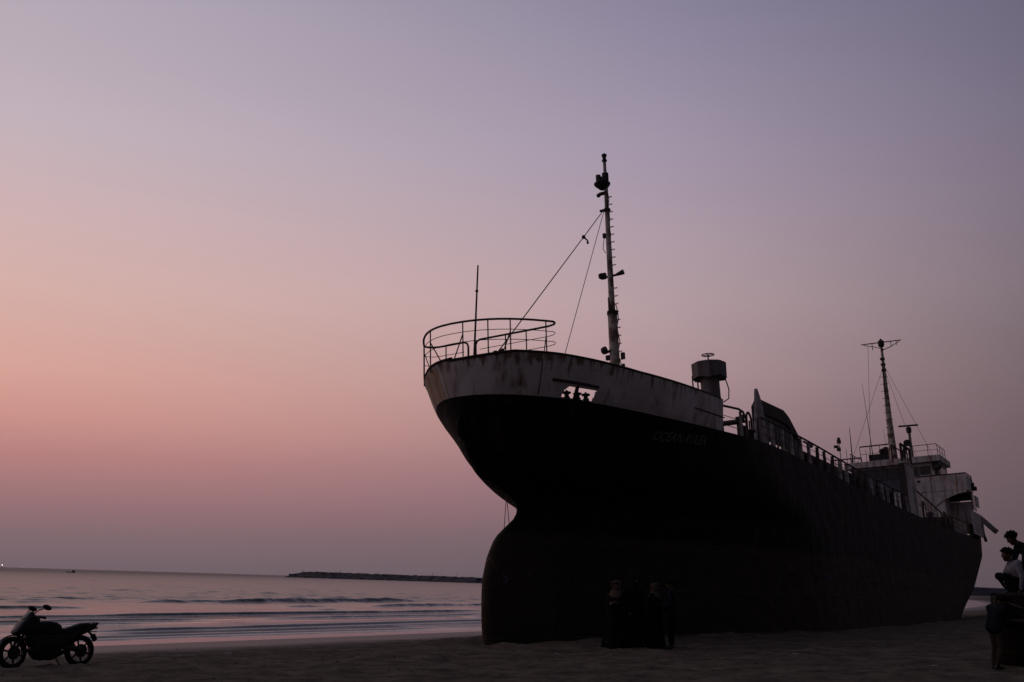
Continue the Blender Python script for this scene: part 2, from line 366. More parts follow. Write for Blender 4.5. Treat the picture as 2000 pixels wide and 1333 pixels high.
# ------------------------------------------------------------------ lines of the hull (ship axes: x aft, y starboard, z up)
SHIP_M = Matrix(((0.5224189856537641, -0.8511992750980931, -0.05038052700173841), (0.8525103031272057, 0.5201877647068022, 0.05129203165502826), (-0.01745240643728351, -0.06974584949530101, 0.9974121164231596)))
SHIP_O = Vector((-.36, 32.065, -.2))
T_XS = [(-1.5, .1), (-.5, -.2), (0, -.25), (.3, -.28), (1, -.28), (1.75, -.22), (2.4, .02), (3.0, .42), (3.35, .98), (3.6, 1.42), (3.82, 1.62), (4.0, 1.72), (4.12, 1.66), (4.4, 1.08), (4.7, .06), (5.0, -.70), (5.5, -1.24), (6.2, -1.5), (7, -1.72), (8.1, -2.0), (9, -2.2)]
T_XH = [(-1.5, 2.6), (3.4, 1.9), (3.8, 1.62)]
T_L = [(-1.5, 18), (3, 18), (4.2, 17), (5.5, 16), (6.3, 15), (7, 13.5), (8.1, 12.5)]
T_P = [(-1.5, 1.5), (3, 1.5), (4.2, 1.6), (5.5, 1.9), (7, 2.1), (8.1, 2.2)]
T_Q = [(-1.5, 1.08), (3, 1.12), (4.2, 1.15), (5.5, 1.32), (6.3, 1.58), (7, 2.0), (8.1, 2.3)]
T_B = [(-1.5, 4.2), (-1.0, 4.75), (-.5, 4.9), (9, 4.9)]
T_WB = [(-1.5, .4), (-.5, .58), (.5, .62), (1.5, .62), (2.5, .55), (3.2, .40), (3.6, .22), (3.95, .1)]
T_XE = [(-1.5, 58), (.7, 62.5), (3, 68), (5.8, 73.0), (9, 73.8)]
T_ST = [(-1.5, .6), (.7, .34), (3, .22), (6, .15), (9, .13)]
T_ZD = [(-3, 7.0), (0, 6.95), (4, 6.83), (8, 6.86), (13, 7.05), (16, 7.03), (20, 6.98), (25, 6.83), (35, 6.70), (50, 6.62), (60, 6.8), (68, 7.2), (74, 7.6)]
def smooth_tab(tab, x, w=.25):
    return (lerp_table(tab, x-w)+2*lerp_table(tab, x)+lerp_table(tab, x+w))/4
def xs_(z): return smooth_tab(T_XS, z, .06)
def xe_(z): return lerp_table(T_XE, z)
def zd_(x): return smooth_tab(T_ZD, x, 1.5)
def half(x, z, side=-1):
    y = half0(x, z)
    if side > 0 and z > 4.0 and x < 9:   # the starboard bow is pressed in
        k = min(1, (z-4.0)/1.2); t = max(0, x-xs_(z))
        y *= 1-.225*k*math.exp(-(t/5)**2)
    return y
def half0(x, z):
    xe = xe_(z)
    B = lerp_table(T_B, z)
    if z < 3.9:
        xh = lerp_table(T_XH, z)
    else: xh = xs_(z)
    t = x-xh; y = 0
    if t > 0:
        u = min(1, t/smooth_tab(T_L, z)); y = B*(1-(1-u)**smooth_tab(T_P, z))**(1/smooth_tab(T_Q, z))
    if z < 4.0:
        tb = x-xs_(z)
        if tb > 0:
            w = smooth_tab(T_WB, z, .2)*math.sqrt(max(0, 1-(1-min(tb/1.7, 1))**2))
            y = (y**3+w**3)**(1/3)
    if x > 44:
        u = min(1, (x-44)/(xe-44)); y *= 1-lerp_table(T_ST, z)*u**2.6
    return y

# ------------------------------------------------------------------ beach and sea
# shore frame: a runs along the shore, s runs towards the sea
AX, SX = Vector((.575, .818, 0)), Vector((-.818, .575, 0))
SEA_Z = -0.62
def shore_s(a): return 27.4 + .00044*max(0, a-30)**2
PROF = [(-3000, 6), (-200, 1.2), (-20, .34), (4, .11), (13, -.10), (17, -.20), (19.5, -.34), (22, -.5), (27.4, -.62), (40, -1.0), (80, -2.2), (400, -8)]
DENTS = {}
def dent(x, y, ang, rl, rw, dp):
    DENTS.setdefault((int(x//1), int(y//1)), []).append((x, y, math.cos(ang), math.sin(ang), rl, rw, dp))
def make_tracks():
    rg = random.Random(21)
    for k in range(34):              # people walking along and across the beach
        a = rg.uniform(-2, 36); s_ = rg.uniform(3, 22); x = a*.575-s_*.818; y = a*.818+s_*.575
        th = rg.uniform(0, 2*math.pi) if k % 3 else rg.choice([R(55), R(235)])+rg.uniform(-.25, .25)
        for i in range(rg.randint(12, 40)):
            sd = .11 if i % 2 else -.11
            dent(x-math.sin(th)*sd+rg.gauss(0, .02), y+math.cos(th)*sd+rg.gauss(0, .02), th, .17, .085, rg.uniform(.035, .06))
            x += math.cos(th)*.66; y += math.sin(th)*.66; th += rg.gauss(0, .05)
    x, y, th = -8.4, 21.9, R(48)     # the wheel track behind the motorcycle
    for i in range(150):
        dent(x, y, th, .22, .09, .035); x += math.cos(th)*.17; y += math.sin(th)*.17; th -= .007
make_tracks()
def dents_at(x, y):
    d = 0; i, j = int(x//1), int(y//1)
    for ii in (i-1, i, i+1):
        for jj in (j-1, j, j+1):
            for px, py, c, s_, rl, rw, dp in DENTS.get((ii, jj), ()):
                u = ((x-px)*c+(y-py)*s_)/rl; v = (-(x-px)*s_+(y-py)*c)/rw; q = u*u+v*v
                if q < 5: d += dp*(-math.exp(-q*1.2)+.45*math.exp(-(math.sqrt(q)-1.5)**2*5))
    return d
def ground_z(x, y, bumps=True):
    a = x*AX.x + y*AX.y; s = x*SX.x + y*SX.y
    s2 = s - (shore_s(a)-27.4)
    z = lerp_table(PROF, s2)
    if bumps:
        d = math.hypot(x, y)
        if 24 < y < 110 and -6 < x < 60:      # scour hollow the swell has dug along the hull
            q = SHIP_M.transposed() @ (Vector((x, y, 0))-SHIP_O)
            if -2 < q.x < 70:
                dd = abs(q.y)-half0(max(q.x, 1.0), .4)
                z += min(1, (q.x+2)/4)*(-.17*math.exp(-(max(dd, 0)/1.1)**2) + (.07+.14*fbm(x*.5, y*.5, 4.4, 3))*math.exp(-((dd-2.0)/.8)**2) + .10*fbm(x*1.1, y*1.1, 9.4, 2)*math.exp(-(max(dd, 0)/.7)**2))
        dry = min(1, max(0, (25.5-s2)/5))
        if d < 90:
            k = dry*max(0, 1-d/90)
            z += dents_at(x, y)*dry*max(0, 1-d/70)
            z += k*(.045*fbm(x*.35, y*.35, 3.1, 3) + .075*fbm(x*1.3, y*1.3, 1.7, 3) + .03*fbm(x*4.2, y*4.2, 8.1, 2))
    return z
def graded(lo, hi, c0, c1, fine, growth):
    xs = list(np.arange(c0, c1+1e-6, fine)); st = fine
    while xs[-1] < hi: st *= growth; xs.append(xs[-1]+st)
    st = fine
    while xs[0] > lo: st *= growth; xs.insert(0, xs[0]-st)
    return xs
def grid_object(name, As, Ss, zf, mat, attr=None):
    na, ns = len(As), len(Ss); vs = []; w = []
    for a in As:
        for s in Ss:
            x = a*AX.x + s*SX.x; y = a*AX.y + s*SX.y
            z, at = zf(a, s, x, y)
            vs.append((x, y, z)); w.append(at)
    fs = [(i*ns+j, (i+1)*ns+j, (i+1)*ns+j+1, i*ns+j+1) for i in range(na-1) for j in range(ns-1)]
    me = bpy.data.meshes.new(name); me.from_pydata(vs, [], fs); me.update()
    if attr:
        A = me.attributes.new(attr, 'FLOAT', 'POINT'); A.data.foreach_set('value', w)
    me.materials.append(mat)
    o = link(name, me, None, False)
    me.polygons.foreach_set('use_smooth', [True]*len(me.polygons))
    if me.polygons[0].normal.z < 0: me.flip_normals()
    return o
def sand_f(a, s, x, y):
    return ground_z(x, y), max(-30, s - shore_s(a))
sand = grid_object('sand_beach', graded(-3000, 4000, 4, 46, .115, 1.06), graded(-2500, 90, -2, 27, .10, 1.07), sand_f, M['sand'], 'wet')
tag(sand, kind='structure')

# breaking ridges: (offset from shoreline, height, front width, back width, noise seed, threshold)
RIDGES = [(2.8, .085, .14, .8, 1, -.6), (6.4, .13, .14, 1.1, 2, -.45), (10.4, .12, .14, 1.3, 3, -.38), (12.0, .11, .15, 1.0, 12, -.2), (16.4, .17, .18, 1.6, 4, -.32), (20.2, .12, .2, 1.8, 9, -.05), (26.0, .22, .28, 2.4, 5, -.15),
          (34.5, .36, .42, 3.4, 6, -.15), (38.0, .22, .5, 2.6, 13, .0), (47, .24, .7, 4, 7, .0), (60, .25, .9, 5, 8, .05)]
def sea_f(a, s, x, y):
    s2 = s - shore_s(a); z = SEA_Z
    if s2 < 420 and -120 < a < 520:
        for off, h, fw, bw, sd, th in RIDGES:
            c = off + .8*fbm(a*.04, sd*3.3, 0, 2)*(1+off*.03)
            t = s2-c
            if -4*fw < t < 4*bw:
                amp = fbm(a*.055, sd*7.7, 2.2, 3)
                amp = min(1, max(0.0, (amp-th)*3.2))
                amp = .12 + .88*amp
                z += h*amp*(math.exp(-(t/fw)**2) if t < 0 else math.exp(-(t/bw)))
        k = min(1, max(0, (s2-18)/22))
        z += k*(.05*fbm(a*.12, s2*.4, 5, 3) + .05*fbm(a*.5, s2*.9, 9, 2)) + max(0, k-.5)*.5*fbm(a*.2, s2*.38, 21, 3)
    else:
        z += .0
    calm = 1-min(1, max(0, (s2-4)/34)) - min(1, max(0, (s2-60)/500))
    # keep the film of water thin at the waterline
    return z, calm
sea = grid_object('sea', graded(-60000, 60000, 4, 110, .55, 1.10), graded(20, 90000, 24.5, 68, .085, 1.028), sea_f, M['sea'], 'calm')
tag(sea, kind='structure')

# ------------------------------------------------------------------ the ship (local axes: x aft, y starboard, z up)
ship = empty('ship', SHIP_O)
ship.rotation_euler = SHIP_M.to_euler()
tag(ship, 'rusty black cargo ship with a white bow bulwark stranded on the beach', 'ship')

def build_hull():
    NS, NZ = 110, 46
    ss = [(i/NS) for i in range(NS+1)]
    ss = [.10*s + .90*s**3.0 for s in ss]
    ss = [0, .0006, .0016, .003] + ss[1:]
    NS = len(ss)-1
    verts = []; faces = []
    def pt(i, k, side):
        w = k/NZ
        z = -1.5 + 8.4*w
        for _ in range(3):
            x = xs_(z) + (xe_(z)-xs_(z))*ss[i]
            z = -1.5 + (zd_(x)+1.5)*w
        x = xs_(z) + (xe_(z)-xs_(z))*ss[i]
        return (x, side*half(x, z, side), z)
    idx = {}
    for side in (-1, 1):
        for i in range(NS+1):
            for k in range(NZ+1):
                if i == 0 and side == 1: idx[(side, i, k)] = idx[(-1, i, k)]; continue
                idx[(side, i, k)] = len(verts); verts.append(pt(i, k, side))
        for i in range(NS):
            for k in range(NZ):
                q = (idx[(side, i, k)], idx[(side, i+1, k)], idx[(side, i+1, k+1)], idx[(side, i, k+1)])
                faces.append(q if side == -1 else q[::-1])
    mats = [0]*len(faces)
    for k in range(NZ):   # transom
        faces.append((idx[(-1, NS, k)], idx[(1, NS, k)], idx[(1, NS, k+1)], idx[(-1, NS, k+1)])); mats.append(0)
    for i in range(NS):   # deck and bottom
        faces.append((idx[(-1, i, NZ)], idx[(-1, i+1, NZ)], idx[(1, i+1, NZ)], idx[(1, i, NZ)])); mats.append(1)
        faces.append((idx[(-1, i, 0)], idx[(1, i, 0)], idx[(1, i+1, 0)], idx[(-1, i+1, 0)])); mats.append(0)
    me = bpy.data.meshes.new('hull'); me.from_pydata(verts, [], faces); me.update()
    me.materials.append(M['hull']); me.materials.append(M['deck'])
    me.polygons.foreach_set('material_index', mats)
    return link('hull', me, ship, True)
hull = build_hull()

def side_pt(x, z, out=0.0, side=-1): return (x, side*(half(x, z, side)+out), z)

def lip_drop(t, side):   # the lip is bent down round the stem and on the starboard bow
    q = t if side > 0 else -t
    return .24*min(1, max(0, (q+.5)/1.0))*min(1, max(0, (7-t)/4))
def build_shell(name, x_end, ztop, mat, hole=None, tstep=.25, start_bow=True, x_start=None, thick=.045, lo=0.0, port=-1):
    # plating standing on the deck edge; columns run from port aft round the bow to starboard aft
    cols = []
    if start_bow:
        t = 0.0; ts = [0]
        while True:
            x = -1.72+t
            st = .035 if -.6 < x < 1.6 else (.03 if t < .3 else (.06 if t < 1.2 else tstep))
            t += st
            if -1.72+t > x_end: break
            ts.append(t)
        ts.append(x_end+1.72)
        cols = [(-1, t) for t in ts[::-1]] + [(1, t) for t in ts[1:]]
    else:
        xs = list(np.arange(x_start, x_end+.001, tstep)); cols = [(port, x) for x in xs]
    NZ = 34 if hole else 8
    verts = []; P = {}
    def xyz(c, k, inn):
        side, t = cols[c]; w = k/NZ
        x = (t-1.72) if start_bow else t
        zb = zd_(x)+lo; zt_ = ztop(x)-(lip_drop(t, side) if start_bow else 0); z = zb + (zt_-zb)*w
        if start_bow:
            z0 = z; dx = xs_(z0)-xs_(zb)
            x = x + dx*max(0, 1-t/9)
        y = half(x, z, side)
        o = thick if inn else 0
        # inward offset along the plan normal
        e = .02; n = Vector((half(x+e, z)-half(max(x-e, xs_(z)), z), -2*e)); n = n.normalized() if n.length > 1e-6 else Vector((1, 0))
        if t < 1e-6 and start_bow: return (x+o, 0, z)
        return (x + o*abs(n.x), side*max(0, y-o*abs(n.y)), z)
    nc = len(cols)
    for inn in (0, 1):
        for c in range(nc):
            for k in range(NZ+1):
                P[(inn, c, k)] = len(verts); verts.append(xyz(c, k, inn))
    keep = {}
    for c in range(nc-1):
        for k in range(NZ):
            a = Vector(verts[P[(0, c, k)]]); b = Vector(verts[P[(0, c+1, k+1)]]); mid = (a+b)/2
            keep[(c, k)] = not (hole and cols[c][0] == -1 and hole(mid.x, mid.z))
    faces = []
    for (c, k), kp in keep.items():
        if not kp: continue
        faces.append((P[(0, c, k)], P[(0, c+1, k)], P[(0, c+1, k+1)], P[(0, c, k+1)]))
        faces.append((P[(1, c, k)], P[(1, c, k+1)], P[(1, c+1, k+1)], P[(1, c+1, k)]))
        for (dc, dk, e) in ((-1, 0, ((c, k), (c, k+1))), (1, 0, ((c+1, k), (c+1, k+1))), (0, -1, ((c, k), (c+1, k))), (0, 1, ((c, k+1), (c+1, k+1)))):
            if not keep.get((c+dc, k+dk), False):
                (a1, a2), (b1, b2) = e
                faces.append((P[(0, a1, a2)], P[(0, b1, b2)], P[(1, b1, b2)], P[(1, a1, a2)]))
    me = bpy.data.meshes.new(name); me.from_pydata(verts, [], faces); me.update()
    bm = bmesh.new(); bm.from_mesh(me); bmesh.ops.recalc_face_normals(bm, faces=bm.faces); bm.to_mesh(me); bm.free()
    me.materials.append(mat)
    return link(name, me, ship, True)

HX0, HX1, HZ0, HZ1 = .17, 1.20, 6.96, 7.29
def fair_hole(x, z):
    if not (HX0 < x < HX1 and HZ0 < z < HZ1 - .03*(x-HX0)): return False
    if x < HX0+.16 and z > HZ1-.16:     # rounded corner forward
        return (x-HX0-.16)**2 + (z-HZ1+.16)**2 < .16**2
    return True
def bulw_top(x): return lerp_table([(-3, 8.2), (0, 8.17), (3, 8.03), (8.5, 7.98)], x)
bulwark = build_shell('bow_bulwark', 8.0, bulw_top, M['white'], fair_hole)
bulwark['label'] = 'grey white bow bulwark streaked with rust'
# half-round rubbing bar along the foot of the bulwark, cap rail along its top
def plan_path(x_to, zf, out, step=.2, sides=(-1, 1), xfrom=None):
    port = []; t = 0
    x = 0
    ts = [0, .01, .03, .07, .13, .2, .3, .45, .65, .9] + list(np.arange(1.2, x_to+2.2, step))
    for t in ts:
        z = zf(t-1.72); x = xs_(z)+t
        if x > x_to: break
        port.append((x, z))
    pts = []
    for x, z in port[::-1]: pts.append(side_pt(x, z-lip_drop(x+1.9, -1), out, -1))
    for x, z in port[1:]: pts.append(side_pt(x, z-lip_drop(x+1.9, 1), out, 1))
    return pts
MB().tube(plan_path(8.0, bulw_top, -.03), .045, 6).build('cap_rail', M['rust'], ship, True)
# rusty stem band on the starboard curve of the bow
mb = MB()
zz = [6.98+k*.105 for k in range(10)]; tt = [.03, .1, .2, .35, .55, .8, 1.0]
vs = [(xs_(z)+t, half(xs_(z)+t, z, 1)+.010, z) for z in zz for t in tt]
nn_ = len(tt)
mb.add(vs, [(i*nn_+j, (i+1)*nn_+j, (i+1)*nn_+j+1, i*nn_+j+1) for i in range(9) for j in range(nn_-1)])
sp_ = mb.build('stem_plate', M['stem'], ship, True)
sp_.data.polygons.foreach_set('use_smooth', [True]*len(sp_.data.polygons))
# worn doubler plates on the stem, breaking its outline
for za, zb_, d in ((5.75, 6.35, .07), (4.72, 4.98, .06)):
    pts = []; zs = np.linspace(za, zb_, 6)
    mb = MB(); mb.tube([(xs_(z)-.01+d*.2, .03, z) for z in zs], [.05, d+.05, d+.06, d+.07, d+.06, .05], 8)
    mb.build('stem_doubler', M['hull'], ship, True)
# dark hood strake above the roller fairlead
path = [side_pt(x, 7.42-.05*x, .012) for x in np.arange(-.28, 1.25, .15)]
MB().tube(path, .035, 6, flat=1.3).build('fairlead_hood', M['rust'], ship, True)
mb = MB()
px = .57
mb.tube([side_pt(px+.06, 6.93, -.02), side_pt(px-.03, 7.33, -.02)], .06, 8)
mb.build('fairlead_post', M['dark'], ship)
for px in (.40, .74, 1.02):
    c = Vector(side_pt(px, 6.98, -.06)); mb = MB()
    mb.lathe([(.10, -.06), (.10, .02), (.07, .04), (.07, .12), (.13, .13), (.14, .17), (.05, .2), (.02, .24)], c, 14)
    mb.build('fairlead_roller', M['dark'], ship, True)
# plate seam (vertical weld) on the bulwark
path = [side_pt(-.75+.26*(8.06-z), z, .004) for z in np.arange(7.0, 8.06, .1)]
MB().tube(path, .014, 5).build('weld_seam', M['rust'], ship)
path = [side_pt(x, 7.42-.01*x, .008) for x in np.arange(5.9, 8.2, .2)]
MB().tube(path, .022, 5).build('plate_scar', M['rust'], ship)

# ---- name and scrawl painted on the hull
def paint_text(name, body, x0, z0, size, mat, shear=0.0, slope=0.0, spacing=1.0, out=.012):
    cu = bpy.data.curves.new(name, 'FONT'); cu.body = body; cu.size = size; cu.shear = shear; cu.space_character = spacing
    cu.resolution_u = 3; cu.offset = .008
    o = bpy.data.objects.new(name+'_tmp', cu); COL.objects.link(o)
    dg = bpy.context.evaluated_depsgraph_get()
    me = bpy.data.meshes.new_from_object(o.evaluated_get(dg)); COL.objects.unlink(o); bpy.data.objects.remove(o)
    bm = bmesh.new(); bm.from_mesh(me); bmesh.ops.triangulate(bm, faces=bm.faces)
    bmesh.ops.subdivide_edges(bm, edges=[e for e in bm.edges if e.calc_length() > .12], cuts=2)
    for v in bm.verts:
        x = x0+v.co.x; z = z0+v.co.y+slope*v.co.x
        v.co = Vector(side_pt(x, z, out))
    bm.to_mesh(me); bm.free()
    me.materials.clear(); me.materials.append(mat); me.name = name
    return link(name, me, ship)
paint_text('ship_name', 'OCEAN RULER', 4.3, 6.14, .40, M['letter'], .15, .05, 1.08)
paint_text('scrawled_number', '5', -.1+.15, 1.62, .46, M['graffiti'], .05, 0, 1, .02)
for ch, xx in (('0', 1.2), ('1', 1.45), ('2', 1.7)): paint_text('scrawled_number', ch, xx, 1.78, .26, M['graffiti'], .1, 0, 1.0, .02)

# faded boot-top line along the port side
M['boot'] = material('faded_boot_top_paint', (.055, .050, .062), .8, (.012, .011, .010), 1.6, contrast=(.42, .62), spec=.1)
mb = MB(); xs = np.arange(15, 50.1, .5); vs = []
for x in xs: vs += [side_pt(x, 2.13, .012), side_pt(x, 2.24, .012)]
mb.add(vs, [(i*2, i*2+2, i*2+3, i*2+1) for i in range(len(xs)-1)]); mb.build('boot_line', M['boot'], ship)

# ---- bow pulpit rail
def rail_plan():
    pts = []
    zt = 8.17
    port = []
    for t in [0, .03, .08, .15, .25, .4, .6, .85, 1.1, 1.4, 1.6]:
        x = xs_(zt)+t; port.append((x, half(x, zt)-.06, half(x, zt, 1)-.06))
    return port
pul = rail_plan()
XA, ZT = pul[-1][0], 8.17
def loop_path(h, close_port=.2, close_star=.72):
    # starts at the port lip of the gangway gap, rounds the bow, ends at the starboard lip
    z = ZT+h; p = []
    p.append((XA+.36, -close_port, z))
    yP = pul[-1][1]
    p += [(XA+.36, -yP+.9, z), (XA+.35, -yP+.35, z), (XA+.28, -yP+.13, z), (XA+.14, -yP+.02, z)]
    yS = pul[-1][2]
    for x, y, y2 in pul[::-1][:-1]: p.append((x, -y, z))
    for x, y, y2 in pul: p.append((x, y2, z))
    p += [(XA+.14, yS-.02, z), (XA+.28, yS-.13, z), (XA+.35, yS-.35, z), (XA+.36, close_star, z)]
    return p
top = loop_path(1.0, -.2, .8)
def bend_down(path, zlow, r=.16):
    a = Vector(path[0]); b = Vector(path[-1])
    d0 = (Vector(path[0])-Vector(path[1])).normalized(); d1 = (b-Vector(path[-2])).normalized()
    pre = [(a.x, a.y+d0.y*r, zlow), (a.x, a.y+d0.y*r, a.z-r), tuple(a+d0*r*.7+Vector((0, 0, -r*.3)))]
    post = [tuple(b+d1*r*.7+Vector((0, 0, -r*.3))), (b.x, b.y+d1.y*r, b.z-r), (b.x, b.y+d1.y*r, zlow)]
    return pre+path+post
pr = MB().tube(bend_down(top, 7.0), .034, 8).build('bow_railing', M['rail'], ship, True)
for h in (.68, .37):
    MB().tube(loop_path(h, -.2, .8), 
        .011, 6).build('middle_rail', M['rail'], pr, True)
yP = pul[-1][1]
stn = [(pul[1][0]+.0, -pul[1][1]), (pul[4][0], -pul[4][1]), (pul[6][0], -pul[6][1]), (pul[9][0], -pul[9][1]),
       (pul[4][0], pul[4][2]), (pul[7][0], pul[7][2]), (pul[10][0], pul[10][2]), (XA+.36, -1.5), (XA+.36, -.75), (XA+.36, 1.5)]
for i, (x, y) in enumerate(stn):
    onb = i < 7
    MB().tube([(x, y, (8.1 if y < 0 else 7.85) if onb else 7.0), (x, y, ZT+1.0)], .022, 6).build('stanchion', M['rail'], pr)
for (x, y) in (stn[0], stn[2], stn[4]):
    MB().tube([(x, y, ZT+.62), (x+.10, y-math.copysign(.42, y), 8.0)], .02, 5).build('brace', M['rail'], pr)
for (x, y) in (stn[1], stn[3], stn[5], stn[8]):
    MB().tube([(x, y, ZT+.55), (x+.30, y*.86, 7.75)], .016, 5).build('brace', M['rail'], pr)
# jack staff
mb = MB(); mb.tube([(-1.72, -.62, 7.6), (-1.66, -.80, 10.98)], [.035, .024], 8); mb.ball((-1.70, -.77, 10.15), .05)
mb.build('jackstaff', M['rail'], ship)
mb = MB()
mb.ball((-1.62, -1.35, 8.13), .1, 10, 6, (1.2, 1, .8)); mb.tube([(-1.62, -1.35, 8.1), (-1.45, -1.5, 8.26)], .05, 6)
mb.build('stay_shackle', M['dark'], ship)

# ---- foremast
fm = MB().tube([(9.5, 0, 6.9), (9.5, 0, 12.45), (9.5, 0, 12.5)], [.21, .19, .13], 16).build('foremast', M['mast'], ship, True)
MB().tube([(9.5, 0, 12.4), (9.5, 0, 15.2), (9.5, 0, 17.2), (9.5, 0, 19.05)], [.125, .11, .085, .065], 12).build('pole', M['mast'], fm, True)
MB().tube([(9.5, .0, 12.3), (9.5, .06, 13.1)], [.16, .10], 10).build('collar', M['rust'], fm, True)
MB().lathe([(.22, 0), (.22, .1), (.2, .16)], (9.5, 0, 12.36), 14).build('collar', M['rust'], fm)
mb = MB(); mb.lathe([(.05, -.05), (.11, 0), (.11, .05), (.08, .06), (.08, .22), (.11, .23), (.11, .3), (.03, .36)], (9.5, 0, 19.05), 12)
mb.build('masthead_lamp', M['dark'], fm, True)
mb = MB(); mb.lathe([(.10, -.18), (.30, .0), (.34, .05), (.34, .10), (.1, .12)], (9.42, .12, 17.95), 16)
mb.box((9.45, .1, 18.2), (.3, .3, .22)); mb.tube([(9.5, 0, 17.9), (9.5, 0, 18.5)], .14, 10); mb.box((9.3, .22, 18.25), (.16, .16, .3))
mb.build('lamp_platform', M['dark'], fm)
mb = MB(); mb.box((9.46, .12, 17.62), (.14, .3, .1)); mb.ball((9.4, .3, 17.55), .09); mb.build('lamp_bracket', M['dark'], fm)
mb = MB(); mb.lathe([(.12, 0), (.15, .03), (.15, .1), (.12, .13)], (9.5, 0, 16.8), 12); mb.box((9.42, .15, 16.85), (.1, .25, .08)); mb.build('stay_band', M['dark'], fm)
mb = MB(); mb.tube([(9.5, .42, 13.98), (9.5, -.46, 14.0)], .05, 8); mb.lathe([(.05, 0), (.13, .06), (.15, .2), (.1, .24)], (9.5, .38, 13.93), 12)
mb.box((9.5, .30, 14.05), (.14, .2, .24)); mb.cone((9.5, -.28, 14.0), (9.5, -.58, 14.06), .06, .11); mb.build('cross_arm', M['dark'], fm)
rot = Matrix.Rotation(R(80), 3, 'X')
mb = MB(); mb.lathe([(.05, -.12), (.13, -.08), (.155, .0), (.155, .1), (.12, .11)], (9.28, .34, 10.88), 14, rot); mb.box((9.4, .2, 10.85), (.2, .3, .06)); mb.box((9.42, .24, 10.6), (.16, .16, .18)); mb.build('searchlight', M['dark'], fm)
for i in range(25):
    z = 10.2 + i*.33
    if 13.7 < z < 14.2 or 17.5 < z < 18.2: continue
    r0 = .19 if z < 12.4 else lerp_table([(12.4, .125), (17.2, .085), (19, .065)], z)
    y0 = -r0*.5; w = .17
    pts = [(9.5+r0*.75, y0, z), (9.5+r0*.8+.05, y0-w*.75, z+.02), (9.5+r0*.55+.05, y0-w, z-.02), (9.5+r0*.2, y0-w*.85, z-.06), (9.5-.0, y0-.02, z-.07)]
    MB().tube(pts, .012, 5).build('ladder_rung', M['rail'], fm)
pts = [(9.58, -.02-.16-.05*math.sin(i*1.9), 10.0+i*.31) for i in range(10)]
MB().tube(pts, .02, 5).build('cable', M['dark'], fm)
pts = [(9.48, -.1-.03*math.sin(i*2.3), 15.5+i*.3) for i in range(9)]
MB().tube(pts, .016, 5).build('cable', M['dark'], fm)
MB().box((9.55, -.34, 10.62), (.12, .14, .26)).build('junction_box', M['dark'], fm)
MB().box((9.5, -.36, 10.2), (.1, .1, .16)).build('junction_box', M['dark'], fm)
mb = MB(); mb.box((9.45, .16, 15.75), (.1, .1, .2)); mb.tube([(9.46, .16, 15.7), (9.44, .24, 15.2), (9.48, .14, 15.0)], .015, 5); mb.build('halyard_block', M['dark'], fm)
st = MB().tube([(9.42, .12, 16.85), (-1.55, -1.4, 8.2)], .018, 6).build('fore_stay', M['dark'], ship)
p = Vector((9.42, .12, 16.85)).lerp(Vector((-1.55, -1.4, 8.2)), .245)
mb = MB(); mb.ball(p, .08, 8, 6); mb.tube([p, p+Vector((.1, -.1, -.12)), p+Vector((.1, -.12, -.26))], [.03, .03, .05], 6); mb.build('turnbuckle', M['dark'], st)
MB().tube([(9.42, .1, 16.82), (3.65, -.02, 6.95)], .014, 6).build('fore_stay', M['dark'], ship)

# ---- mushroom ventilator at the aft end of the forecastle
ve = MB().tube([(8.3, -4.28, 6.8), (8.3, -4.28, 9.1)], [.37, .33], 20).build('ventilator', M['vent'], ship, True)
hd = MB(); n = 9; ring = []
for j in range(n):
    th = 2*math.pi*j/n; ring.append((math.cos(th), math.sin(th), .03*math.sin(3*th+1)+.05*math.sin(th*5)*(.5)))
vs = [(8.3+.62*c, -4.28+.62*s_, 8.86+e) for c, s_, e in ring] + [(8.3+.63*c, -4.28+.63*s_, 9.42+e*.2) for c, s_, e in ring] + [(8.3+.50*c, -4.28+.5*s_, 9.47) for c, s_, e in ring] + [(8.3+.5*c, -4.28+.5*s_, 8.92+e) for c, s_, e in ring]
fs = []
for a, b_ in ((0, 1), (1, 2), (3, 0)):
    for j in range(n): fs.append((a*n+j, a*n+(j+1) % n, b_*n+(j+1) % n, b_*n+j))
fs.append(tuple(2*n+j for j in range(n))); fs.append(tuple(3*n+j for j in range(n))[::-1])
hd.add(vs, fs); hd.build('ventilator_head', M['vent'], ve)
mb = MB(); mb.tube([(8.3, -4.28, 9.4), (8.3, -4.28, 9.76)], .025, 6)
mb.tube([(8.3+.22*math.cos(t), -4.28+.22*math.sin(t), 9.76) for t in np.linspace(0, 2*math.pi, 17)[:-1]], .02, 6, True)
mb.tube([(8.08, -4.28, 9.76), (8.52, -4.28, 9.76)], .015, 5); mb.tube([(8.3, -4.5, 9.76), (8.3, -4.06, 9.76)], .015, 5)
mb.build('handwheel', M['dark'], ve)
for yy in (-3.74, -3.93):
    MB().tube([(8.0, yy, 6.9), (8.0, yy, 9.0)], .028, 6).build('support_pipe', M['rail'], ve)
MB().tube([(8.7, -4.72, 8.9), (8.78, -4.8, 8.5), (8.74, -4.78, 8.15), (8.62, -4.62, 8.02)], .022, 6).build('drain_pipe', M['rust'], ve)

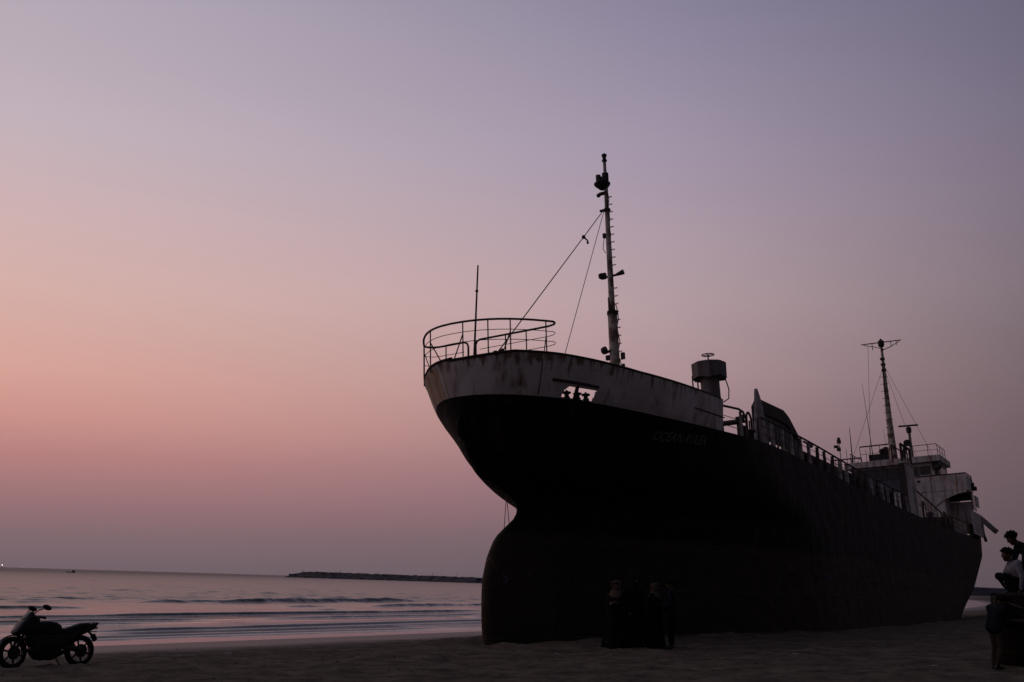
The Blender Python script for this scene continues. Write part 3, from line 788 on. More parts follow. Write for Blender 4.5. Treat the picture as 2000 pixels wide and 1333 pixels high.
# ---- side rail along the well deck, port and starboard
def rail_run(side, x0, x1, step, first_end=True):
    xs = np.arange(x0, x1+.01, .5)
    top = [(x, side*(half(x, zd_(x))-.05), zd_(x)+.98) for x in xs]
    if first_end:
        a = top[0]; pre = [(a[0]-.28, a[1], zd_(x0)+.02), (a[0]-.28, a[1], a[2]-.25), (a[0]-.2, a[1], a[2]-.07)]
        top = pre+top
    rl = MB().tube(top, .042, 8).build('side_railing', M['rail'], ship, True)
    for hh in (.34, .66):
        MB().tube([(x, side*(half(x, zd_(x))-.05), zd_(x)+hh) for x in xs], .014, 5).build('middle_rail', M['rail'], rl, True)
    x = x0+.35; rg = random.Random(int(x0*10)+side)
    while x < x1:
        y = side*(half(x, zd_(x))-.05); z = zd_(x); k = rg.gauss(0, .05); w = rg.uniform(.75, 1.15)
        mb = MB(); mb.prism([(x-.16*w, y, z-.02), (x+.16*w, y, z-.02), (x+.10*w+k, y, z+.95), (x-.10*w+k, y, z+.95)], (0, -side*.1, 0))
        mb.build('stanchion', M['railpale'] if rg.random() < .75 else M['rust'], rl)
        x += step
    return rl
rail_run(-1, 11.9, 39.3, 1.28); rail_run(1, 11.9, 60, 1.5)
# short rail beside the ventilator
pts = [(6.7, -4.64, 7.80), (8.3, -4.68, 7.83), (9.9, -4.72, 7.97), (10.35, -4.73, 7.93), (10.6, -4.74, 7.72), (10.65, -4.74, 7.0)]
sr = MB().tube(pts, .045, 8).build('forecastle_railing', M['rail'], ship, True)
for hh in (.28, .62): MB().tube([(8.3, -4.66, 6.87+hh), (10.1, -4.7, 6.95+hh)], .014, 5).build('middle_rail', M['rail'], sr)
MB().prism([(9.95, -4.72, 6.92), (10.25, -4.72, 6.92), (10.2, -4.72, 7.9), (9.98, -4.72, 7.9)], (0, .03, 0)).build('stanchion', M['railpale'], sr)
# winch, bollards and pipe bends between the ventilator and the folded hatch
mb = MB()
rotx = Matrix.Rotation(R(90), 3, 'X')
mb.lathe([(.20, -.5), (.20, -.42), (.10, -.4), (.10, .4), (.20, .42), (.20, .5)], (11.0, -3.9, 7.72), 14, rotx)
mb.box((11.0, -4.3, 7.3), (.08, .12, .85)); mb.box((11.0, -3.5, 7.25), (.08, .12, .75)); mb.ball((10.85, -4.5, 7.8), .16, 10, 6, (1, .6, 1))
mb.tube([(11.2, -4.3, 7.75), (11.9, -4.2, 7.5), (12.3, -4.2, 7.05)], .07, 8); mb.box((11.3, -4.3, 7.84), (.9, .1, .1))
mb.build('mooring_winch', M['dark'], ship)
MB().tube([(11.55, -4.45, 7.0), (11.55, -4.45, 7.95), (11.63, -4.45, 8.12), (11.8, -4.45, 8.2), (11.98, -4.45, 8.14), (12.1, -4.45, 8.0), (12.1, -4.45, 7.2)], .045, 8).build('air_pipe', M['rail'], ship, True)
for x in (10.85, 11.75):
    MB().lathe([(.2, 0), (.2, .03), (.13, .05), (.13, .36), (.2, .4), (.2, .46), (.15, .5)], (x, -4.5, 7.0), 14).build('bollard', M['dark'], ship, True)
MB().tube([(11.2, -4.66, 7.0), (11.2, -4.66, 7.75)], .03, 6).build('pipe_post', M['rust'], ship)
# folded hatch cover standing behind the winch
P_ = [(12.6, 7.0), (13.25, 9.25), (13.35, 9.27), (13.8, 8.95), (16.9, 9.03), (17.5, 8.85), (18.6, 8.3), (19.3, 7.95), (19.3, 7.0)]
hc = MB().prism([(13.4, -4.3, 8.75), (13.9, -4.3, 9.12), (17.1, -4.3, 9.2), (17.75, -4.3, 9.02), (19.4, -4.3, 8.1), (19.4, -4.3, 7.4), (17.2, -4.3, 7.6), (13.4, -4.3, 7.6)], (0, .22, 0)).build('folded_hatch_cover', M['dark'], ship)
MB().prism([(12.75, -4.36, 7.0), (13.42, -4.36, 9.46), (13.52, -4.36, 9.48), (14.05, -4.36, 8.9), (14.5, -4.36, 7.0)], (0, .10, 0)).build('gusset_plate', M['railpale'], hc)
MB().prism([(14.0, -4.37, 9.0), (17.1, -4.37, 9.1), (17.65, -4.37, 8.95), (18.8, -4.37, 8.35), (18.8, -4.37, 8.1), (17.1, -4.37, 8.6), (14.2, -4.37, 8.55)], (0, .06, 0)).build('side_panel', M['rust'], hc)
for x in (14.6, 15.9, 17.2, 18.5):
    MB().box((x, -4.28, 7.55), (.10, .06, 1.2)).build('stay_plate', M['railpale'], hc)
mb = MB(); mb.tube([(19.4, -4.4, 8.15), (20.2, -4.45, 8.12)], .05, 8); mb.ball((20.3, -4.45, 8.1), .13); mb.build('floodlight', M['railpale'], ship)
# hatch coaming and covers along the well deck
mb = MB(); mb.box((29.2, 0, 7.2), (19.6, 8.3, 1.3)); hcg = mb.build('hatch_coaming', M['dark'], ship)
for i in range(12):
    x = 20.2+i*1.58
    MB().prism([(x, -4.0, 7.86), (x, 4.0, 7.86), (x, 4.0, 7.92), (x, .2, 8.1), (x, -4.0, 7.92)], (1.52, 0, 0)).build('hatch_panel', M['rust'], hcg)
    MB().box((x+.2, -4.2, 7.3), (.1, .1, .9)).build('coaming_stay', M['dark'], hcg)

# ---- port trunk house at the break of the poop
ho = MB().box((40.95, -4.72, 8.15), (2.7, .30, 3.1)).build('stair_house', M['house'], ship, False, .04)
MB().box((39.57, -4.65, 8.15), (.04, .40, 3.0)).build('front_panel', M['dark'], ho)
MB().box((40.95, -4.70, 9.74), (2.9, .42, .08)).build('roof_plate', M['house'], ho)
MB().box((41.6, -4.885, 7.75), (.7, .03, 1.75)).build('door', M['railpale'], ho)
fr = MB().tube([(39.6, -4.75, 9.78), (39.6, -4.75, 10.86), (42.3, -4.75, 10.86), (42.3, -4.75, 9.78)], .08, 6).build('roof_railing', M['rust'], ho)
for x in (40.5, 41.4): MB().tube([(x, -4.75, 9.78), (x, -4.75, 10.85)], .035, 6).build('stanchion', M['rust'], fr)
for z in (10.15, 10.5): MB().tube([(39.6, -4.75, z), (42.3, -4.75, z)], .02, 5).build('middle_rail', M['rust'], fr)
for y in (-4.2,): MB().tube([(39.6, y, 9.78), (39.6, y, 10.86), (42.3, y, 10.86), (42.3, y, 9.78)], .04, 6).build('inner_rail', M['rust'], fr)
# stair rail coming down to the deck aft of it
sl = MB().tube([(42.3, -4.7, 8.45), (47.2, -4.72, 8.05), (51.3, -4.74, 7.66), (51.5, -4.74, 7.0)], .05, 6).build('ladder_railing', M['rail'], ship, True)
for x, z in ((45.6, 8.2), (47.6, 8.0), (49.6, 7.82)): MB().tube([(x, -4.73, 6.65), (x, -4.73, z)], .03, 5).build('stanchion', M['rail'], sl)
MB().tube([(42.3, -4.7, 7.6), (51.4, -4.74, 7.2)], .02, 5).build('middle_rail', M['rail'], sl)
rail_run(-1, 52.2, 63.6, 1.4, False)

# gear standing along the poop deck behind the rails
rg = random.Random(8)
for x in np.arange(44.5, 63, 1.25):
    h = rg.uniform(.45, 1.15); z = zd_(x)
    if rg.random() < .5: MB().box((x, -4.0+rg.uniform(-.3, .3), z+h/2), (rg.uniform(.4, .9), rg.uniform(.3, .6), h), Matrix.Rotation(rg.uniform(-.3, .3), 3, 'Z')).build('deck_box', rg.choice([M['dark'], M['rust']]), ship)
    else: MB().lathe([(.22, 0), (.24, .05), (.22, h*.5), (.24, h*.9), (.2, h)], (x, -4.0+rg.uniform(-.3, .3), z), 12).build('deck_drum', rg.choice([M['dark'], M['rust']]), ship, True)
for x in (47.0, 55.0, 60.5): MB().tube([(x, -4.3, 6.6), (x, -4.3, 7.9), (x+.15, -4.3, 8.1), (x+.4, -4.3, 8.05), (x+.45, -4.3, 7.85)], .07, 8).build('air_pipe', M['rust'], ship, True)

# ---- accommodation block, wheelhouse and bridge wing
ac = MB().box((68.0, .3, 8.8), (8.0, 6.9, 4.0)).build('accommodation', M['house'], ship, False, .05)
# side plating aft with a curved opening under the wing
mb = MB()
def wall_poly(x, pts, th, mat, name, par): return MB().prism([(x, y, z) for y, z in pts], (th, 0, 0)).build(name, mat, par)
arch = [(-1.4, 10.66), (-4.86, 10.66), (-4.86, 10.42), (-4.2, 10.32), (-3.6, 10.12), (-2.9, 9.83), (-2.35, 9.45), (-2.12, 9.0), (-2.08, 6.7), (-1.4, 6.7)]
wall_poly(63.9, arch, .1, M['house'], 'arched_front_plate', ac)
MB().box((66.6, -3.45, 8.6), (.08, 2.7, 2.6)).build('inner_screen', M['house'], ac)
MB().box((66.6, -3.75, 10.27), (.08, 2.2, .56)).build('passage_head', M['dark'], ac)
MB().box((68.4, -4.78, 8.15), (6.0, .08, 1.9)).build('side_bulwark', M['house'], ac)
mb = MB(); mb.box((66.8, -4.78, 10.0), (.5, .08, 1.4)); mb.box((70.2, -4.7, 10.2), (1.6, .08, .9)); mb.build('side_pillar', M['house'], ac)
# dark doorway block on the side
MB().box((68.4, -4.68, 10.0), (2.2, .06, 1.3)).build('side_window', M['glass'], ac)
wing = MB().box((65.4, -3.1, 10.62), (3.0, 3.7, .1)).build('bridge_wing_deck', M['house'], ac)
for k, (ya, yb) in enumerate(((-1.32, -2.24), (-2.26, -3.18), (-3.20, -4.10), (-4.12, -4.93))):
    MB().box((63.93, (ya+yb)/2, 11.28), (.07, abs(ya-yb), 1.22)).build('bulwark_panel', M['house'], wing)
MB().box((65.0, -4.92, 11.25), (2.2, .07, 1.15)).build('bulwark_panel', M['house'], wing)
MB().tube([(63.9, -1.3, 11.93), (63.9, -4.95, 11.93), (66.6, -4.95, 11.93), (66.9, -4.95, 11.5)], .05, 6).build('wing_rail', M['rust'], wing)
mb = MB(); mb.box((66.6, -4.85, 11.2), (.7, .5, .4)); mb.box((67.0, -5.0, 10.95), (.5, .45, .3)); mb.ball((66.4, -4.8, 11.6), .2); mb.build('side_light_box', M['dark'], wing)
whf = MB().box((66.2, .3, 11.9), (4.2, 6.5, 2.4)).build('wheelhouse', M['house'], ship, False, .04)
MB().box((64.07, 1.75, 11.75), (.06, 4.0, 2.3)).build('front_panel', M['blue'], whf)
wy = [3.2, 2.35, 1.5, .65, -.2, -1.05]
for y in wy:
    wi = MB().box((64.03, y, 12.40), (.05, .66, .74)).build('window', M['glass'], whf)
    mb = MB()
    for dy in (-.36, .36): mb.box((64.0, y+dy, 12.4), (.06, .05, .84))
    for dz in (-.4, .4): mb.box((64.0, y, 12.4+dz), (.06, .68, .05))
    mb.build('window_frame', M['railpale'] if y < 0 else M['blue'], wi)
wi = MB().box((64.05, -1.92, 12.42), (.05, .78, .72)).build('window', M['glass'], whf)
for z in (12.82, 12.03): MB().box((64.02, -1.92, z), (.1, .9, .06)).build('window_frame', M['house'], wi)
MB().box((66.0, -2.96, 12.35), (2.6, .05, .75)).build('side_window', M['glass'], whf)
mb = MB(); mb.box((64.05, -2.75, 12.75), (.35, .5, .6)); mb.ball((63.95, -2.95, 12.6), .3, 10, 6, (.8, 1, .8)); mb.box((63.98, -2.8, 12.1), (.06, .3, .6)); mb.build('signal_lamp_box', M['dark'], whf)
mb = MB(); mb.ball((63.96, -1.33, 11.55), .13); mb.box((63.97, -1.75, 11.75), (.05, .2, .1)); mb.build('wall_lamp', M['dark'], whf)
roof = MB().box((66.1, .55, 13.32), (4.9, 7.6, .52)).build('compass_deck', M['house'], whf, False, .04)
# rails on the compass deck
def deck_rail(pts, h, n, name='compass_railing', r=.035, mids=(.5,)):
    rl = MB().tube([(x, y, z+h) for x, y, z in pts], r, 6).build(name, M['rust'], whf)
    for mm in mids: MB().tube([(x, y, z+h*mm) for x, y, z in pts], .018, 5).build('middle_rail', M['rust'], rl)
    tot = [0]
    for a, b_ in zip(pts, pts[1:]): tot.append(tot[-1]+(Vector(b_)-Vector(a)).length)
    for i in range(n):
        d = tot[-1]*i/(n-1)
        for j in range(len(pts)-1):
            if d <= tot[j+1]+1e-6:
                q = Vector(pts[j]).lerp(Vector(pts[j+1]), (d-tot[j])/(tot[j+1]-tot[j])); break
        MB().tube([q, q+Vector((0, 0, h))], .025, 5).build('stanchion', M['rust'], rl)
deck_rail([(63.9, 3.05, 13.58), (63.9, .62, 13.58)], 1.3, 4, r=.06)
deck_rail([(63.9, -1.15, 13.58), (63.9, -3.0, 13.58), (68, -3.0, 13.58)], .92, 6, r=.03)
deck_rail([(63.9, 5.6, 13.2), (63.9, 3.0, 13.2)], .78, 4, r=.06)
deck_rail([(68, 3.9, 13.58), (63.9, 3.9, 13.58)], .8, 4, r=.03)
mb = MB(); mb.box((64.3, 1.7, 13.88), (.7, 1.4, .55)); mb.box((64.3, .9, 14.15), (.6, .9, .9)); mb.ball((64.0, 1.35, 14.35), .2); mb.box((64.2, 1.0, 14.55), (.3, .3, .3)); mb.build('equipment_locker', M['dark'], whf)
MB().box((64.2, .55, 14.1), (.5, .5, 1.0)).build('compass_stand', M['house'], whf, False, .05)
mb = MB(); mb.prism([(64.1, -.05, 13.6), (64.1, -.55, 13.6), (64.1, -.62, 14.9), (64.1, -.5, 14.9), (64.1, -.35, 14.3)], (.15, 0, 0)); mb.build('mast_bracket', M['dark'], whf)

# ---- main mast on the wheelhouse
mm = MB().tube([(64, .42, 13.5), (64, .40, 17), (64, .34, 21), (64, .30, 23.3)], [.34, .24, .15, .10], 14).build('main_mast', M['mast'], ship, True)
mb = MB(); mb.tube([(64, 1.95, 23.72), (64, -1.36, 23.62)], .045, 6); mb.tube([(64, 1.75, 23.62), (64, 1.0, 23.4), (64, .1, 23.02)], .03, 5); mb.tube([(64, -1.2, 23.55), (64, -.5, 23.2), (64, .3, 22.95)], .035, 5)
mb.tube([(64, 1.05, 23.7), (64, 1.05, 23.1)], .03, 5); mb.tube([(64, -.5, 23.62), (64, -.5, 23.2)], .03, 5); mb.tube([(64, -.95, 23.62), (64, -.95, 23.2)], .02, 5)
mb.build('yard', M['dark'], mm)
mb = MB(); mb.lathe([(.16, -.3), (.26, -.15), (.26, .22), (.14, .3), (.05, .45)], (64, .3, 23.55), 12); mb.build('masthead_lamp', M['dark'], mm)
for z in (22.2, 21.7, 21.2):
    MB().box((63.95, .33, z), (.3, .34, .18)).build('lamp_bracket', M['dark'], mm)
for i in range(11):
    z = 14.4+i*.62
    MB().tube([(63.75, .7, z), (63.75, .05, z)], .022, 5).build('ladder_rung', M['rail'], mm)
MB().tube([(63.8, .48, 14.2), (63.84, .42, 18), (63.88, .36, 21.5)], .06, 6).build('cable', M['dark'], mm)
for a, b_ in (((64, .32, 21.6), (63.9, 3.9, 13.6)), ((64, .3, 21.7), (64.2, -2.6, 13.7)), ((64, .3, 21.4), (64.4, -1.3, 13.7)), ((64, 1.4, 23.5), (64, 2.3, 13.6))):
    MB().tube([a, b_], .014, 5).build('mast_stay', M['dark'], mm)
# radar
ra = MB().tube([(64.3, -.95, 13.5), (64.3, -1.0, 14.6), (64.3, -1.02, 15.9)], [.2, .12, .10], 10).build('radar', M['railpale'], ship, True)
MB().box((64.3, -1.0, 16.3), (.2, 1.55, .12), Matrix.Rotation(R(2), 3, 'X')).build('scanner_bar', M['dark'], ra)
mb = MB(); mb.lathe([(.1, -.45), (.2, -.38), (.22, 0), (.1, .1)], (64.3, -1.0, 16.1), 12); mb.build('scanner_gearbox', M['dark'], ra, True)
mb = MB(); mb.ball((64.2, -.75, 14.95), .24, 10, 6, (1, 1.2, .8)); mb.box((64.2, -.85, 14.7), (.3, .5, .2)); mb.build('horn', M['dark'], ra)
# aerials and light posts
for (y0, z0, y1, z1, r0, r1, nm) in ((2.05, 13.58, 2.25, 20.3, .04, .012, 'whip_aerial'), (3.78, 13.5, 3.73, 16.7, .07, .018, 'whip_aerial'), (4.2, 13.3, 4.22, 14.9, .03, .02, 'aerial_post'), (5.2, 13.0, 5.2, 14.3, .03, .02, 'aerial_post'), (2.6, 13.58, 2.6, 14.6, .03, .02, 'aerial_post'), (.9, 13.58, .95, 16.2, .02, .01, 'whip_aerial')):
    MB().tube([(64, y0, z0), (64, y0+(y1-y0)*.3, z0+(z1-z0)*.3), (64, y1, z1)], [r0, r0*.7, r1], 6).build(nm, M['rail'], ship)
fl = MB().tube([(64, 4.72, 13.0), (64, 4.74, 15.4)], .035, 6).build('floodlight_post', M['railpale'], ship)
mb = MB(); mb.box((64, 4.74, 15.55), (.25, .3, .3)); mb.ball((64, 4.74, 15.8), .14); mb.box((63.95, 5.0, 15.15), (.25, .35, .22)); mb.box((63.95, 4.8, 14.9), (.2, .3, .3)); mb.build('lamp_cluster', M['dark'], fl)

# ---- stern
def stern_top(x): return zd_(x)+.95
for sd in (-1, 1): build_shell('stern_bulwark', 73.2, stern_top, M['hull'], None, .5, False, 64.2, port=sd)
for x in (65, 66.5, 68, 69.5, 71):
    MB().box((x, -half(x, zd_(x))-.03, zd_(x)+.35), (.16, .08, 1.1)).build('fender_post', M['dark'], ship)
g = Vector((71.0, -4.7, 8.9)); e = Vector((70.9, -5.8, 7.65)); d = (e-g)
mb = MB(); ax = d.normalized(); side = Vector((1, 0, 0)); nn = ax.cross(side)
vs = []
for p_ in (g, e):
    for a, b_ in ((-.5, -.2), (.5, -.2), (.5, .2), (-.5, .2)): vs.append(p_+side*a+nn*b_)
mb.add(vs, [(0, 1, 2, 3), (4, 7, 6, 5), (0, 4, 5, 1), (1, 5, 6, 2), (2, 6, 7, 3), (3, 7, 4, 0)])
mb.build('stern_platform', M['railpale'], ship)
MB().tube([(70.9, -4.62, 8.2), (70.9, -4.9, 6.9)], .12, 6).build('fender_post', M['dark'], ship)
# mooring line hanging from the stem down to the bulb
MB().tube([(1.0, -.02, 4.36), (.80, -.02, 3.2)], .012, 5).build('hanging_rope', M['rope'], ship)
MB().tube([(1.0, -.02, 4.36), (1.12, -.02, 3.45)], .012, 5).build('hanging_rope', M['rope'], ship)

# PEOPLE_AND_PROPS
# ------------------------------------------------------------------ breakwater
M['skin'] = material('skin', (.075, .042, .028), .65, (.055, .03, .02), 12, spec=.25)
M['hair'] = material('black_hair', (.005, .0045, .0045), .85, (.008, .007, .006), 40, spec=.1)
M['black_cloth'] = material('black_cloth', (.005, .005, .0055), .95, (.008, .008, .009), 8, spec=.08)
M['navy_cloth'] = material('navy_shirt_cloth', (.013, .016, .030), .9, (.009, .011, .020), 8, spec=.1)
M['pale_cloth'] = material('pale_shirt_cloth', (.23, .22, .25), .85, (.16, .155, .18), 6, spec=.15)
M['jacket'] = material('dark_jacket_cloth', (.009, .011, .016), .9, (.006, .007, .011), 8, spec=.1)
M['trouser'] = material('dark_trouser_cloth', (.007, .0065, .007), .95, (.010, .009, .010), 8, spec=.1)
M['beige_cloth'] = material('beige_scarf_cloth', (.085, .066, .046), .9, (.06, .047, .033), 10, spec=.1)
M['tan_cloth'] = material('tan_trouser_cloth', (.045, .034, .025), .9, (.03, .022, .017), 10, spec=.1)
M['shoe'] = material('worn_shoe_leather', (.015, .013, .012), .6)
M['eye'] = material('eye_white', (.3, .29, .28), .3)

def rough_line(path, seed):
    return path
def breakwater(path, name, label):
    rg = random.Random(5)
    vs = []; fs = []; segs = []
    for (x0, y0, h0, w0), (x1, y1, h1, w1) in zip(path, path[1:]):
        ln = math.hypot(x1-x0, y1-y0); n = max(2, int(ln/3.2))
        for i in range(n):
            t = i/n; segs.append((x0+(x1-x0)*t, y0+(y1-y0)*t, h0+(h1-h0)*t, w0+(w1-w0)*t))
    segs.append(path[-1])
    prof = [(-1, -.25), (-.75, .25), (-.5, .55), (-.28, .92), (-.1, 1.0), (.1, 1.0), (.28, .9), (.55, .5), (.8, .2), (1, -.25)]
    for i, (x, y, h, w) in enumerate(segs):
        a = segs[max(0, i-1)]; b = segs[min(len(segs)-1, i+1)]
        d = Vector((b[0]-a[0], b[1]-a[1])).normalized(); nrm_ = Vector((-d.y, d.x))
        for u, v in prof:
            j = rg.uniform(-.5, .5)
            vs.append((x+nrm_.x*(u*w+j)+d.x*rg.uniform(-1, 1), y+nrm_.y*(u*w+j), SEA_Z+v*h+(rg.uniform(-.35, .35) if v > 0 else 0)))
    k = len(prof)
    for i in range(len(segs)-1):
        for j in range(k-1): fs.append((i*k+j, i*k+j+1, (i+1)*k+j+1, (i+1)*k+j))
    fs.append(tuple(range(k))); fs.append(tuple((len(segs)-1)*k+j for j in range(k))[::-1])
    mb = MB(); mb.add(vs, fs)
    # loose armour blocks breaking the crest
    for i in range(0, len(segs), 2):
        x, y, h, w = segs[i]
        if h < 2: continue
        for q in range(2):
            rot = Matrix.Rotation(rg.uniform(0, 3), 3, 'Z') @ Matrix.Rotation(rg.uniform(-.5, .5), 3, 'X')
            mb.box((x+rg.uniform(-w, w)*.4, y+rg.uniform(-w, w)*.5, SEA_Z+h*rg.uniform(.5, .9)), (rg.uniform(.8, 1.7), rg.uniform(.8, 1.7), rg.uniform(.6, 1.0)), rot)
    o = mb.build(name, M['rock'])
    tag(o, label, 'breakwater')
    o['kind'] = 'structure'
    return o
BW = [(-180, 890, .3, 5), (-174, 885, 2.4, 7), (-163, 876, 4.6, 8), (-150, 862, 4.9, 8), (-18, 705, 3.5, 8), (120, 700, 4.2, 8), (330, 1000, 6, 10), (640, 1470, 10.4, 14), (900, 1800, 11, 16)]
breakwater(BW, 'breakwater', 'long low dark rock breakwater on the horizon left of the bow')
def bw_post(x, y, z, h, label):
    o = MB().tube([(x, y, z-.5), (x, y, z+h)], .16, 6).build('marker_post', M['rock'])
    tag(o, label, 'post', 'marker posts along the breakwater')
for (x, y, z, h, lab) in ((-165, 878, 4.1, 1.6, 'short marker post near the seaward tip of the breakwater'), (-128, 836, 4.1, 1.7, 'dark lump of a post a little in from the breakwater tip'), (-94, 796, 3.6, 1.5, 'small marker post midway along the left stretch of the breakwater'),
                         (-50, 743, 3.2, 2.2, 'tallest thin marker post on the breakwater nearest the bow'), (-33, 723, 3.0, 1.5, 'last small post on the breakwater just left of the hull')):
    bw_post(x, y, z, h, lab)

# ------------------------------------------------------------------ boat and light far out
fb = empty('fishing_boat', (-246, 612, SEA_Z), (0, 0, R(12))); fb.scale = (.5, .5, .55)
tag(fb, 'tiny dark fishing boat far out on the sea at left', 'boat')
mb = MB(); vs = []; fs = []
st_ = [(-4.6, .3, 1.3), (-3.6, .9, .95), (-1.5, 1.3, .75), (1.5, 1.3, .8), (3.6, .9, 1.2), (4.8, .15, 2.1)]
for x, w, h in st_: vs += [(x, -w, h), (x, -w*.6, -.2), (x, w*.6, -.2), (x, w, h)]
for i in range(5):
    for j in range(3): fs.append((i*4+j, (i+1)*4+j, (i+1)*4+j+1, i*4+j+1))
    fs.append((i*4+3, (i+1)*4+3, (i+1)*4, i*4))
fs += [(0, 1, 2, 3), (23, 22, 21, 20)]
mb.add(vs, fs); mb.build('hull', M['dark'], fb)
MB().box((2.7, 0, 1.7), (1.8, 1.4, 1.6)).build('cabin', M['dark'], fb)
MB().tube([(2.7, 0, 2.4), (2.7, 0, 3.6)], .06, 5).build('mast', M['dark'], fb)

lamp_m = bpy.data.materials.new('lamp_light'); lamp_m.use_nodes = True
lb = lamp_m.node_tree.nodes['Principled BSDF']; lb.inputs['Emission Color'].default_value = (1, .96, .9, 1); lb.inputs['Emission Strength'].default_value = 3
fx, fy = -941.0, 2020.0
vl = empty('light_buoy', (fx, fy, SEA_Z)); tag(vl, 'far white light shining just above the horizon at far left', 'buoy light')
MB().lathe([(1.6, -.4), (1.6, .5), (.5, .9), (.3, 4.6)], (0, 0, 0), 12).build('float', M['dark'], vl)
MB().ball((0, 0, 5.4), .75, 12, 8).build('lantern', lamp_m, vl, True)

# ------------------------------------------------------------------ wooden boat drawn up at the right edge
M['wood'] = material('old_boat_planks', (.026, .020, .012), .9, (.014, .011, .008), 2.5, spec=.15, stretch=(1, 1, 6), bump=.4, bump_scale=14)
M['woodpale'] = material('rubbed_boat_rail', (.085, .068, .040), .8, (.045, .036, .024), 5)
wb = empty('wooden_boat', (10.27, 22.75, 0)); wb.rotation_euler = (0, 0, R(-21))
tag(wb, 'dark high sided wooden boat on the sand at the right edge', 'boat')
BASE = ground_z(11, 22, False)-.05
def wb_out(t, x):   # sheer plan: blunt stern at x = 0, sides running right; t height 0..1
    return None
NP = 7
def wb_half(x, t):
    b = 1.25*(.62+.38*t**.6)
    e = min(1, (x+.02)/.5); return b*(.72+.28*math.sin(e*math.pi/2)) if x < .5 else b
for side in (-1, 1):
    for k in range(NP):
        t0, t1 = k/NP, (k+1)/NP-.012
        vs = []; fs = []
        xs = [0, .15, .3, .5, 1, 2, 3.5, 5, 6]
        for x in xs:
            for t in (t0, t1):
                zz_ = .06 + t*1.34 + .02*math.sin(x*.8)
                yb = wb_half(x, t)
                vs += [(x, side*yb, zz_), (x, side*(yb-.035), zz_)]
        for i in range(len(xs)-1):
            a = i*4; b = (i+1)*4
            fs += [(a, b, b+2, a+2), (a+1, a+3, b+3, b+1), (a+2, b+2, b+3, a+3), (a, a+1, b+1, b)]
        fs += [(0, 2, 3, 1), ((len(xs)-1)*4, (len(xs)-1)*4+1, (len(xs)-1)*4+3, (len(xs)-1)*4+2)]
        o = MB().add([(x, y, z+BASE) for x, y, z in vs], fs).build('plank', M['wood'], wb)
for k in range(NP):
    t0, t1 = k/NP, (k+1)/NP-.012
    w0, w1 = wb_half(0, t0)-.02, wb_half(0, t1)-.02
    MB().prism([(-.015, -w0, BASE+.06+t0*1.34), (-.015, w0, BASE+.06+t0*1.34), (-.015, w1, BASE+.06+t1*1.34), (-.015, -w1, BASE+.06+t1*1.34)], (.03, 0, 0)).build('transom_plank', M['wood'], wb)
MB().prism([(0, -1.16, BASE+1.36), (0, 1.16, BASE+1.36), (6, 1.16, BASE+1.36), (6, -1.16, BASE+1.36)], (0, 0, .05)).build('deck', M['wood'], wb)
xs = np.arange(.02, 6.0, .3)
MB().tube([(x, -wb_half(x, .66)-.02, BASE+.93) for x in xs], .038, 6).build('rub_rail', M['woodpale'], wb)
MB().tube([(x, -wb_half(x, 1)-.0, BASE+1.42) for x in xs], .045, 6).build('gunwale', M['wood'], wb)
MB().tube([(x, wb_half(x, 1)+.0, BASE+1.42) for x in xs], .045, 6).build('gunwale', M['wood'], wb)
pts = []
for i in range(15):
    x = -.02+1.9*i/14; pts.append((x, -wb_half(max(x, 0), .95)-.05, BASE+1.36-.26*math.sin(math.pi*i/14)))
MB().tube(pts, .018, 6).build('hanging_rope', M['woodpale'], wb)
MB().tube([(.2, 0, BASE+.0), (6, 0, BASE+.0)], .09, 6).build('keel', M['wood'], wb)

# ------------------------------------------------------------------ people
def grow(mb, name, voxel, smooth=5):
    me = mb.mesh(name+'_raw'); o = bpy.data.objects.new(name+'_raw', me); COL.objects.link(o)
    rm = o.modifiers.new('r', 'REMESH'); rm.mode = 'VOXEL'; rm.voxel_size = voxel
    sm = o.modifiers.new('s', 'SMOOTH'); sm.factor = .5; sm.iterations = smooth
    dg = bpy.context.evaluated_depsgraph_get(); ev = o.evaluated_get(dg)
    out_ = bpy.data.meshes.new_from_object(ev); out_.name = name
    COL.objects.unlink(o); bpy.data.objects.remove(o); bpy.data.meshes.remove(me)
    out_.polygons.foreach_set('use_smooth', [True]*len(out_.polygons))
    return out_

def V(*a): return Vector(a)
def hand_segs(w, d, palmn, side, curl=.5, s=1.0):
    # w wrist, d direction of the hand, palmn palm normal; returns capsules: palm + four unequal fingers + thumb
    d = d.normalized(); palmn = (palmn - d*palmn.dot(d)).normalized(); acr = d.cross(palmn)*side
    segs = []
    for q in (-.026, -.009, .009, .026):
        segs.append((w+acr*q*.7*s, w+d*.085*s+acr*q*s, .016*s, .0135*s))
    for q, ln in ((-.030, .066), (-.010, .078), (.010, .074), (.029, .058)):
        b = w+d*.090*s+acr*q*1.05*s; d1 = (d*math.cos(curl*.6)+palmn*math.sin(curl*.6)); m_ = b+d1*ln*.5*s
        d2 = (d*math.cos(curl*1.7)+palmn*math.sin(curl*1.7)); e = m_+d2*ln*.5*s
        segs += [(b, m_, .0095*s, .0088*s), (m_, e, .0088*s, .0075*s)]
    b = w+d*.025*s-acr*.026*s; d1 = (d*.75-acr*.62+palmn*.25).normalized(); m_ = b+d1*.045*s; e = m_+(d*.9-acr*.15+palmn*.3).normalized()*.035*s
    segs += [(b, m_, .013*s, .0105*s), (m_, e, .0105*s, .0085*s)]
    return segs

